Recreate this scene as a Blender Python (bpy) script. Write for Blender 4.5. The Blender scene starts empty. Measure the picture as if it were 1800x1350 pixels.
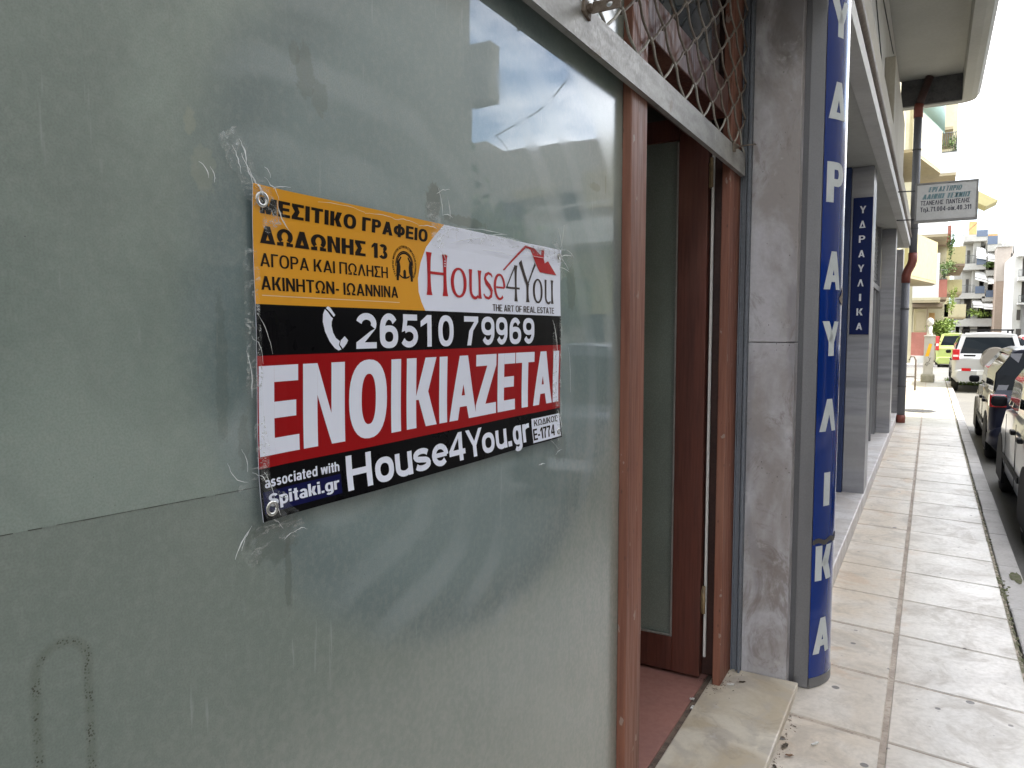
import bpy, bmesh, math, random
from mathutils import Vector, Matrix
from mathutils.geometry import tessellate_polygon
random.seed(7)
R = math.radians
sc = bpy.context.scene
col = sc.collection

# ------------------------------------------------------------------ camera, sky, sun, exposure
EYE = 1.58
cam_d = bpy.data.cameras.new('camera'); cam = bpy.data.objects.new('camera', cam_d); col.objects.link(cam)
cam.location = (0, 0, EYE); cam.rotation_euler = (R(90 - 4.111), 0, R(29.634))
cam_d.sensor_width = 36; cam_d.lens = 36 * 1294 / 1800; cam_d.clip_start = .05; cam_d.clip_end = 2000
sc.camera = cam
SUN_EL, SUN_AZ = 52, 93            # azimuth measured from +Y towards +X (down the street, then to the right)
w = bpy.data.worlds.new('World'); sc.world = w; w.use_nodes = True
nt = w.node_tree; bg = nt.nodes['Background']; bg.inputs['Strength'].default_value = .15
sky = nt.nodes.new('ShaderNodeTexSky'); sky.sky_type = 'NISHITA'; sky.sun_disc = False
sky.sun_elevation = R(SUN_EL); sky.sun_rotation = R(SUN_AZ); sky.air_density = 1.0; sky.dust_density = 1.5
tc = nt.nodes.new('ShaderNodeTexCoord'); mp = nt.nodes.new('ShaderNodeMapping'); mp.inputs['Scale'].default_value = (1, 1, 2.2)
nz = nt.nodes.new('ShaderNodeTexNoise'); nz.inputs['Scale'].default_value = 2.3; nz.inputs['Detail'].default_value = 7; nz.inputs['Roughness'].default_value = .55
rp = nt.nodes.new('ShaderNodeValToRGB'); rp.color_ramp.elements[0].position = .40; rp.color_ramp.elements[1].position = .56
mx = nt.nodes.new('ShaderNodeMix'); mx.data_type = 'RGBA'; mx.inputs['B'].default_value = (12.5, 12.6, 12.9, 1)
nt.links.new(tc.outputs['Generated'], mp.inputs['Vector']); nt.links.new(mp.outputs[0], nz.inputs['Vector'])
nt.links.new(nz.outputs['Fac'], rp.inputs['Fac']); nt.links.new(rp.outputs['Color'], mx.inputs['Factor'])
nt.links.new(sky.outputs[0], mx.inputs['A']); nt.links.new(mx.outputs['Result'], bg.inputs['Color'])
sl = bpy.data.lights.new('sun', 'SUN'); sl.energy = 3.2; sl.angle = R(.5); sl.color = (1, .96, .89)
so = bpy.data.objects.new('sun', sl); col.objects.link(so)
sd = Vector((math.sin(R(SUN_AZ)) * math.cos(R(SUN_EL)), math.cos(R(SUN_AZ)) * math.cos(R(SUN_EL)), math.sin(R(SUN_EL))))
so.rotation_euler = sd.to_track_quat('Z', 'Y').to_euler(); so.location = (20, 10, 30)
sc.view_settings.view_transform = 'Standard'; sc.view_settings.look = 'None'; sc.view_settings.gamma = 1
sc.view_settings.exposure = 1.82

# ------------------------------------------------------------------ pixel -> place (measuring tool: a photo pixel met with a known plane)
F = 1294.; PI_ = R(4.111); YA = R(29.634)
def ray(x, y):
    r = (x - 900) / F; u = (675 - y) / F
    fw = math.cos(PI_) + u * math.sin(PI_); up = -math.sin(PI_) + u * math.cos(PI_)
    return Vector((r * math.cos(YA) - fw * math.sin(YA), fw * math.cos(YA) + r * math.sin(YA), up))
def at(x, y, Y):
    d = ray(x, y); return Vector((0, 0, EYE)) + d * (Y / d[1])

# ------------------------------------------------------------------ materials
class V:
    """shader value with arithmetic"""
    def __init__(s, m, o): s.m = m; s.o = o
    def _op(s, op, *a):
        n = s.m.new('ShaderNodeMath'); n.operation = op
        for i, v in enumerate((s,) + a):
            if isinstance(v, V): s.m.l(v.o, n.inputs[i])
            else: n.inputs[i].default_value = v
        return V(s.m, n.outputs[0])
    def __add__(s, b): return s._op('ADD', b)
    def __sub__(s, b): return s._op('SUBTRACT', b)
    def __mul__(s, b): return s._op('MULTIPLY', b)
    def __truediv__(s, b): return s._op('DIVIDE', b)
    def min(s, b): return s._op('MINIMUM', b)
    def max(s, b): return s._op('MAXIMUM', b)
    def abs(s): return s._op('ABSOLUTE')
    def sqrt(s): return s._op('SQRT')
    def gt(s, b): return s._op('GREATER_THAN', b)
    def sm(s, a, b, c=0., d=1.):      # smoothstep map from a..b to c..d
        n = s.m.new('ShaderNodeMapRange'); n.interpolation_type = 'SMOOTHSTEP'
        s.m.l(s.o, n.inputs['Value'])
        for k, v in zip(('From Min', 'From Max', 'To Min', 'To Max'), (a, b, c, d)): n.inputs[k].default_value = v
        return V(s.m, n.outputs[0])
class Mat:
    def __init__(s, name, colour=(.5, .5, .5), rough=.6, **kw):
        s.mat = bpy.data.materials.new(name); s.mat.use_nodes = True; s.nt = s.mat.node_tree
        s.b = s.nt.nodes['Principled BSDF']; s.b.inputs['Base Color'].default_value = (*colour, 1)
        s.b.inputs['Roughness'].default_value = rough
        for k, v in kw.items(): s.b.inputs[k.replace('_', ' ')].default_value = v
        s.tcn = None
    def new(s, t): return s.nt.nodes.new(t)
    def l(s, a, b): s.nt.links.new(a, b)
    def obj(s):
        if not s.tcn: s.tcn = s.new('ShaderNodeTexCoord')
        return s.tcn.outputs['Object']
    def xyz(s):
        n = s.new('ShaderNodeSeparateXYZ'); s.l(s.obj(), n.inputs[0]); return [V(s, o) for o in n.outputs]
    def noise(s, scale, detail=4, rough=.55, stretch=(1, 1, 1), dist=0.):
        m = s.new('ShaderNodeMapping'); s.l(s.obj(), m.inputs['Vector']); m.inputs['Scale'].default_value = stretch
        n = s.new('ShaderNodeTexNoise'); n.inputs['Scale'].default_value = scale; n.inputs['Detail'].default_value = detail
        n.inputs['Roughness'].default_value = rough; n.inputs['Distortion'].default_value = dist
        s.l(m.outputs[0], n.inputs['Vector']); return V(s, n.outputs['Fac'])
    def voro(s, scale, stretch=(1, 1, 1), rnd=1.):
        m = s.new('ShaderNodeMapping'); s.l(s.obj(), m.inputs['Vector']); m.inputs['Scale'].default_value = stretch
        n = s.new('ShaderNodeTexVoronoi'); n.inputs['Scale'].default_value = scale; n.inputs['Randomness'].default_value = rnd
        s.l(m.outputs[0], n.inputs['Vector']); return V(s, n.outputs['Distance'])
    def island(s):
        n = s.new('ShaderNodeNewGeometry'); return V(s, n.outputs['Random Per Island'])
    def mix(s, fac, a, b):
        n = s.new('ShaderNodeMix'); n.data_type = 'RGBA'
        if isinstance(fac, V): s.l(fac.o, n.inputs['Factor'])
        else: n.inputs['Factor'].default_value = fac
        for k, v in (('A', a), ('B', b)):
            if isinstance(v, tuple): n.inputs[k].default_value = (*v, 1)
            else: s.l(v, n.inputs[k])
        return n.outputs['Result']
    def set(s, key, v):
        s.l(v.o if isinstance(v, V) else v, s.b.inputs[key]); return s
    def col(s, c): s.l(c, s.b.inputs['Base Color']); return s
    def bump(s, h, dist=.002, strength=1., key='Normal'):
        n = s.new('ShaderNodeBump'); n.inputs['Distance'].default_value = dist; n.inputs['Strength'].default_value = strength
        s.l(h.o, n.inputs['Height']); s.l(n.outputs[0], s.b.inputs[key]); return s
def grime(name, c, c2, rough=.7, scale=3., fine=60., bump=.001, stretch=(1, 1, 1), **kw):
    m = Mat(name, c, rough, **kw)
    a = m.noise(scale, 6, .6, stretch); b = m.noise(fine, 3)
    m.col(m.mix((a * .75 + b * .25).sm(.38, .66), c, c2)); m.set('Roughness', b.sm(.3, .7, rough - .08, rough + .1))
    if bump: m.bump(b, bump)
    return m.mat

def m_wood(name, c, c2, spots=True):
    m = Mat(name, c, .55)
    g = m.noise(14, 6, .6, (1, 1, .06)); f = m.noise(90, 4, .6, (1, 1, .05)); big = m.noise(2.2, 3, .5, (1, 1, .5))
    cc = m.mix((g * .6 + f * .4).sm(.35, .68), c, c2)
    cc = m.mix(big.sm(.5, .72) * .35, cc, (.33, .17, .115))
    if spots:
        s_ = m.noise(23, 3, .6, (1, 1, .55)); cc = m.mix(s_.sm(.655, .685) * .6, cc, (.36, .31, .27))
        k = m.voro(34, (1, 1, .4)); cc = m.mix(k.sm(.13, .06) * .5, cc, (.04, .02, .015))
    m.col(cc); m.set('Roughness', f.sm(.3, .7, .42, .68)); m.bump(f * .5 + g * .5, .0012)
    return m.mat
M_wood = m_wood('painted_wood', (.235, .092, .056), (.135, .048, .030))
M_wood_dark = m_wood('varnished_wood', (.115, .032, .019), (.062, .018, .012), False)
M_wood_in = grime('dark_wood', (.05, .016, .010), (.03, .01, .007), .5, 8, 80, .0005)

def m_marble(name, base, warm, vein, stain=.6, seed=0.):
    m = Mat(name, base, .42)
    mp_ = m.new('ShaderNodeMapping'); m.l(m.obj(), mp_.inputs['Vector']); mp_.inputs['Rotation'].default_value = (0, R(28), R(20) * seed); mp_.inputs['Scale'].default_value = (5, 5, .9)
    nn = m.new('ShaderNodeTexNoise'); nn.inputs['Scale'].default_value = 1.7; nn.inputs['Detail'].default_value = 5; nn.inputs['Distortion'].default_value = .5
    m.l(mp_.outputs[0], nn.inputs['Vector']); streak = V(m, nn.outputs['Fac'])
    n1 = m.noise(3.2, 6, .6, (1, 1, .7), .6); fine = m.noise(60, 4, .6); crk = m.noise(2.2 + seed, 5, .6, (1, 1, .6), .9)
    c = m.mix(n1.sm(.40, .62), base, warm); c = m.mix(streak.sm(.48, .66) * .75, c, vein)
    pit = m.voro(50, (1, 1, .7)); gate = m.noise(5.5, 3)
    c = m.mix(pit.sm(.15, .07) * gate.sm(.50, .62) * stain, c, (.05, .04, .035))
    st = m.noise(4.3, 6, .75, (1, 1, .6), .9); c = m.mix(st.sm(.52, .64) * stain * .75, c, (.17, .135, .115))
    if seed == 0.:
        soot = (m.noise(3.6, 5, .65, (1, 1, .8), .5) - .5) * 2.2 + m.xyz()[2].sm(2.2, 3.0, -.35, .5); c = m.mix(soot.sm(.0, .5) * .75, c, (.09, .075, .065))
    sp_ = m.noise(9, 5, .7); c = m.mix(sp_.sm(.60, .72) * .5, c, (.55, .54, .53))
    m.col(m.mix(fine.sm(.3, .7) * .18, c, vein)); m.set('Roughness', fine.sm(.3, .7, .36, .55)); m.bump(fine * .5 + pit.sm(.16, .08, .5, 0.), .0008)
    return m.mat
M_marble = m_marble('veined_marble', (.47, .465, .49), (.30, .275, .26), (.24, .23, .245), .85)
M_step = m_marble('step_marble', (.60, .55, .45), (.45, .38, .27), (.42, .38, .32), .35, 1.)
M_step_w = m_marble('white_step_marble', (.62, .60, .58), (.50, .46, .42), (.45, .42, .40), .3, 2.)
def m_column():
    m = Mat('banded_marble', (.4, .4, .41), .35)
    band = m.noise(2.6, 6, .6, (.35, .35, 3.2), .7); f = m.noise(40, 3)
    x, y, z = m.xyz()
    hh = m.noise(1.0, 0, .5, (.01, .01, 1.35))
    c = m.mix(band.sm(.36, .64), (.30, .30, .315), (.19, .19, .205)); c = m.mix(hh.sm(.45, .5) * .4, c, (.40, .385, .365))
    m.col(m.mix(f.sm(.3, .7) * .15, c, (.2, .2, .2))); return m.mat
M_column = m_column()

M_alu = grime('grey_aluminium', (.20, .20, .205), (.155, .155, .16), .45, 4, 200, .0002, (1, 1, .1), Metallic=.35)
M_alu_rail = grime('guide_rail_metal', (.16, .18, .21), (.10, .11, .12), .45, 5, 90, .0004, (1, 1, .2), Metallic=.3)
def m_galv():
    m = Mat('galvanised_steel', (.4, .4, .38), .5, Metallic=.35)
    a = m.noise(18, 5, .6, (1, .5, 1.6)); b = m.noise(120, 3); r = m.noise(7, 5, .7); sp = m.noise(36, 4, .7, (1, 1, .35))
    c = m.mix(a.sm(.35, .65), (.34, .335, .32), (.25, .245, .23)); c = m.mix(r.sm(.6, .72) * .5, c, (.16, .11, .07))
    c = m.mix(sp.sm(.64, .70) * .6, c, (.5, .5, .49))
    m.col(c); m.set('Roughness', b.sm(.3, .7, .42, .6)); m.bump(b * .4 + sp * .6, .0006); return m.mat
M_galv = m_galv()
M_rust = grime('rusty_steel', (.17, .14, .11), (.09, .06, .04), .7, 30, 160, .0006)
M_wire = grime('wire_steel', (.235, .205, .175), (.13, .10, .075), .55, 9, 90, .0003, Metallic=.25)
M_wire2 = grime('wire_bright', (.40, .385, .34), (.27, .25, .21), .5, 9, 90, .0003, Metallic=.25)
def m_blue_acrylic():
    m = Mat('blue_acrylic', (.004, .024, .16), .25, Specular_IOR_Level=.2)
    m.b.inputs['Coat Weight'].default_value = .55; m.b.inputs['Coat Roughness'].default_value = .05
    n = m.noise(3, 4, .6, (1, 1, .3)); s_ = m.noise(70, 3, .7, (1, 1, .03))
    m.col(m.mix(n.sm(.4, .65), (.001, .020, .15), (.002, .026, .19))); m.set('Coat Roughness', s_.sm(.5, .8, .04, .2)); return m.mat
M_blue = m_blue_acrylic()
M_blue_panel = grime('blue_panel_paint', (.003, .010, .065), (.004, .013, .075), .5, 3, 60, 0, Specular_IOR_Level=.15)
M_blue_frame = grime('blue_frame_paint', (.008, .028, .11), (.006, .02, .08), .5, 3, 60, 0)
M_letter = grime('pale_letter_film', (.52, .55, .55), (.44, .47, .47), .45, 9, 120, 0)
M_letter_w = grime('white_letter_film', (.66, .68, .70), (.58, .60, .62), .45, 9, 120, 0)

# frosted, dusty shop glass: matt film seen through a clear reflecting front
G = -.762; KG = .762 / .87      # the glass plane; notes on it were taken on a trial plane 0.87 m away
def real(v): return Vector((v[0], v[1] * KG, EYE + (v[2] - EYE) * KG))
def m_glass(lower):
    m = Mat('frosted_glass_lower' if lower else 'frosted_glass', (.2, .22, .2), .5)
    x, y, z = m.xyz(); y = y / KG; z = (z - EYE) / KG + EYE
    big = m.noise(1.7, 3, .5); mid = m.noise(6, 5, .6, (1, 1, 1), .5); fine = m.noise(85, 4, .65); grain = m.noise(420, 2, .6)
    strk = m.noise(40, 4, .6, (1, 1, .35))
    wob = m.noise(5.5, 3) * .07
    # the patch that was wiped round the notice
    dy = (y + wob * (-.9) - 1.42) / .80; dz = (z + wob * .5 - 1.66) / .73
    rr = (dy * dy + dz * dz).sqrt()
    wiped = rr.sm(1.06, .93)
    arc = m.new('ShaderNodeTexWave'); arc.wave_type = 'RINGS'; arc.rings_direction = 'SPHERICAL'
    mpn = m.new('ShaderNodeMapping'); m.l(m.obj(), mpn.inputs['Vector']); mpn.inputs['Location'].default_value = (.762, -.78, -1.50); mpn.inputs['Scale'].default_value = (1, .95, 1.1)
    m.l(mpn.outputs[0], arc.inputs['Vector']); arc.inputs['Scale'].default_value = 2.3; arc.inputs['Distortion'].default_value = 3.5; arc.inputs['Detail'].default_value = 4; arc.inputs['Detail Scale'].default_value = 1.1
    arc = V(m, arc.outputs['Fac']); gate = m.noise(3.0, 2)
    arcs = arc.sm(.35, .95) * wiped * gate.sm(.36, .62)
    c1 = (.252, .308, .274) if not lower else (.190, .230, .203)
    c2 = (.190, .234, .210) if not lower else (.220, .256, .228)
    c = m.mix((big * .5 + mid * .5).sm(.40, .62), c1, c2)
    c = m.mix(wiped * .8, c, (.160, .222, .232)); c = m.mix(rr.sm(.80, .97) * wiped * .45, c, (.10, .135, .135))
    c = m.mix(arcs * .5, c, (.29, .345, .345))
    c = m.mix(fine.sm(.4, .72) * .24, c, (.31, .34, .31))
    c = m.mix(grain.sm(.35, .7) * .20, c, (.07, .085, .075))
    # dust gathered in the lower and far corner, in short vertical flecks
    dust = (y.sm(1.35, 2.15) * z.sm(1.55, 1.15)).max(z.sm(1.12, .9) * .5)
    c = m.mix(dust * (strk * .4 + fine * .6).sm(.38, .62) * .5 + dust * .22, c, (.30, .305, .275))
    # dark tape residue and rubbed marks
    def blob(cy, cz, ry, rz, am, sc_=40):
        a = (y - cy) / ry; b = (z - cz) / rz
        return ((a * a + b * b).sqrt() + (m.noise(sc_, 4, .7) - .5) * 1.6).sm(1.0, .72) * am
    for args in ((.872, 1.985, .022, .050, .34, 60), (.905, 1.955, .020, .030, .30, 70), (.85, 2.01, .012, .02, .3), (1.215, 1.835, .030, .045, .62), (1.33, 1.812, .10, .012, .5, 60), (.70, 1.52, .012, .12, .26, 70), (.735, 1.42, .010, .05, .25, 70), (.79, 1.262, .055, .045, .42), (.815, 1.20, .009, .07, .42), (1.86, 1.70, .03, .075, .35), (1.80, 1.26, .05, .04, .28), (2.02, 2.00, .045, .014, .5, 60), (2.10, 2.02, .006, .03, .5)):
        c = m.mix(blob(*args), c, (.075, .088, .07))
    for args in ((.68, 1.80, .022, .035, .22, 75), (.66, 1.86, .012, .02, .25, 90)):
        c = m.mix(blob(*args), c, (.36, .37, .26))
    scr = m.noise(60, 3, .7, (1, 1, .08)); scr2 = m.noise(5, 2); c = m.mix(scr.sm(.64, .72) * scr2.sm(.48, .6) * .35, c, (.36, .40, .38))
    # dotted arch left by something that hung here
    zz = (z - 1.187).max(0.); ay = y - .4655
    sdf = ((ay * ay + zz * zz).sqrt() - .030).abs()
    dots = m.voro(330); g2 = m.noise(60, 3)
    c = m.mix(sdf.sm(.0075, .002) * dots.sm(.42, .28) * g2.sm(.42, .56) * .85, c, (.03, .032, .02))
    c = m.mix(sdf.sm(.010, .001) * .28, c, (.07, .075, .045))
    # tiny dirt specks
    sp = m.voro(60); gs = m.noise(9, 2); c = m.mix(sp.sm(.055, .03) * gs.sm(.5, .62) * .7, c, (.04, .04, .03))
    m.col(c)
    b = m.b.inputs; b['Specular IOR Level'].default_value = .25; b['Coat Weight'].default_value = 1.; b['Coat IOR'].default_value = 1.62
    m.set('Coat Roughness', (fine.sm(.4, .8, 0., .02) + wiped.sm(0., 1., .15, .012) + arcs * .07 + dust * .05 + mid.sm(.45, .7, 0., .012)))
    drops = m.voro(150, (1, 1, .5)); gd = z.sm(1.7, 2.1)
    m.set('Coat Weight', drops.sm(.16, .1) * m.noise(30, 2).sm(.42, .6) * gd * (-.45) + 1.)
    m.bump(m.noise(2.5, 2), .0012, 1., 'Coat Normal')
    return m.mat
M_glass = m_glass(False); M_glass_lo = m_glass(True)
M_glass_door = grime('frosted_door_glass', (.19, .22, .19), (.15, .175, .15), .25, 2, 200, .0002)
M_glass_dark = Mat('dark_window_glass', (.012, .016, .02), .04, Specular_IOR_Level=.4).mat
M_glass_sky = Mat('window_glass', (.06, .08, .10), .06, Coat_Weight=1.).mat
M_seam = Mat('seam_dirt', (.05, .055, .045), .8).mat

# printed vinyl
def m_vinyl(name, c, rough=.33):
    m = Mat(name, c, rough, Specular_IOR_Level=.16); x, y, z = m.xyz()
    wv = (m.noise(900, 1, .5, (1, 1, .05)) + m.noise(900, 1, .5, (1, .05, 1)))
    n = m.noise(7, 4, .6)
    m.col(m.mix(n.sm(.35, .7) * .10, c, tuple(min(1, v * .8 + .001) for v in c)))
    m.set('Roughness', n.sm(.3, .7, rough - .05, rough + .08)); m.bump(wv, .00025, .35); return m.mat
V_or = m_vinyl('print_orange', (.68, .31, .02)); V_wh = m_vinyl('print_white', (.74, .77, .88)); V_bk = m_vinyl('print_black', (.003, .003, .004), .3)
V_rd = m_vinyl('print_red', (.30, .002, .004)); V_ink = m_vinyl('print_ink', (.014, .010, .008), .35); V_nv = m_vinyl('print_navy', (.006, .007, .055), .3)
V_logo = m_vinyl('print_logo_red', (.42, .012, .018)); V_gr = m_vinyl('print_logo_grey', (.045, .032, .032));
for _m in (V_bk, V_nv, V_ink): _m.node_tree.nodes['Principled BSDF'].inputs['Specular IOR Level'].default_value = .07
V_tan = m_vinyl('print_pale_line', (.72, .52, .34))
M_eye = Mat('eyelet_steel', (.55, .55, .54), .24, Metallic=1.).mat
def m_tape(name, alpha, bumpd):
    m = Mat(name, (.75, .78, .76), .12); m.b.inputs['Coat Weight'].default_value = .5
    n = m.noise(38, 5, .65, (1, 1, .35), 1.5); cr = m.noise(16, 5, .7, (1, .5, 1), 2.)
    m.set('Alpha', ((cr - .5).abs()).sm(.02, .0, alpha, min(1., alpha + .35))); m.bump(n, bumpd); return m.mat
M_tape = m_tape('clear_tape', .045, .004); M_crease = Mat('tape_crease', (.82, .85, .86), .2, Alpha=.85).mat

# ------------------------------------------------------------------ mesh helpers
def mesh_obj(name, bm, mats, parent=None, smooth=False):
    me = bpy.data.meshes.new(name); bm.normal_update(); bm.to_mesh(me); bm.free()
    for m in (mats if isinstance(mats, (list, tuple)) else [mats]): me.materials.append(m)
    if smooth:
        for p in me.polygons: p.use_smooth = True
    o = bpy.data.objects.new(name, me); col.objects.link(o)
    if parent: o.parent = parent
    return o
def tag(o, label=None, cat=None, group=None, kind=None):
    for k, v in (('label', label), ('category', cat), ('group', group), ('kind', kind)):
        if v: o[k] = v
    return o
def thing(name, label, cat, loc=(0, 0, 0), rz=0., group=None):
    o = bpy.data.objects.new(name, None); col.objects.link(o); o.location = loc; o.rotation_euler = (0, 0, rz)
    o.empty_display_size = .1
    return tag(o, label, cat, group)
def copy_tree(o, parent=None):
    c = o.copy(); col.objects.link(c); c.parent = parent
    for ch in [k for k in bpy.data.objects if k.parent == o]: copy_tree(ch, c)
    return c
def box(bm, x0, x1, y0, y1, z0, z1, mi=0, bevel=0.):
    vs = [bm.verts.new(p) for p in ((x0, y0, z0), (x1, y0, z0), (x1, y1, z0), (x0, y1, z0), (x0, y0, z1), (x1, y0, z1), (x1, y1, z1), (x0, y1, z1))]
    fs = [bm.faces.new([vs[i] for i in f]) for f in ((3, 2, 1, 0), (4, 5, 6, 7), (0, 1, 5, 4), (1, 2, 6, 5), (2, 3, 7, 6), (3, 0, 4, 7))]
    for f in fs: f.material_index = mi
    if bevel:
        es = list({e for f in fs for e in f.edges})
        r = bmesh.ops.bevel(bm, geom=es, offset=bevel, segments=2, affect='EDGES', profile=.5)
        for f in r['faces']: f.material_index = mi
def prism(bm, pts, z0, z1, mi=0):
    a = [bm.verts.new((p[0], p[1], z0)) for p in pts]; b = [bm.verts.new((p[0], p[1], z1)) for p in pts]; n = len(pts)
    fs = [bm.faces.new(a[::-1]), bm.faces.new(b)] + [bm.faces.new((a[i], a[(i + 1) % n], b[(i + 1) % n], b[i])) for i in range(n)]
    for f in fs: f.material_index = mi
def extr(bm, pts, d, mi=0):
    """closed 3-D outline pushed along vector d"""
    d = Vector(d); a = [bm.verts.new(Vector(p)) for p in pts]; b = [bm.verts.new(Vector(p) + d) for p in pts]; n = len(pts)
    fs = [bm.faces.new(a[::-1]), bm.faces.new(b)] + [bm.faces.new((a[i], a[(i + 1) % n], b[(i + 1) % n], b[i])) for i in range(n)]
    for f in fs: f.material_index = mi
    bmesh.ops.recalc_face_normals(bm, faces=fs)
def tube(bm, pts, r, n=8, mi=0, caps=True):
    pts = [Vector(p) for p in pts]; rings = []
    for i, p in enumerate(pts):
        t = (pts[min(i + 1, len(pts) - 1)] - pts[max(i - 1, 0)]).normalized()
        ref = Vector((0, 0, 1)) if abs(t.z) < .9 else Vector((1, 0, 0))
        u = t.cross(ref).normalized(); v = t.cross(u)
        rr = r[i] if isinstance(r, (list, tuple)) else r
        rings.append([bm.verts.new(p + (u * math.cos(2 * math.pi * k / n) + v * math.sin(2 * math.pi * k / n)) * rr) for k in range(n)])
    for a, b in zip(rings, rings[1:]):
        for k in range(n):
            f = bm.faces.new((a[k], a[(k + 1) % n], b[(k + 1) % n], b[k])); f.material_index = mi; f.smooth = True
    if caps:
        for rg in (rings[0][::-1], rings[-1]):
            f = bm.faces.new(rg); f.material_index = mi
def quad(bm, a, b, c, d, mi=0):
    f = bm.faces.new([bm.verts.new(Vector(p)) for p in (a, b, c, d)]); f.material_index = mi; return f
def part(name, m, parent, fn, smooth=False):
    bm = bmesh.new(); fn(bm); return mesh_obj(name, bm, m, parent, smooth)
def boxes(name, m, parent, *bs, bevel=0.):
    def f(bm):
        for b in bs: box(bm, *b, bevel=bevel)
    return part(name, m, parent, f)

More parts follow.
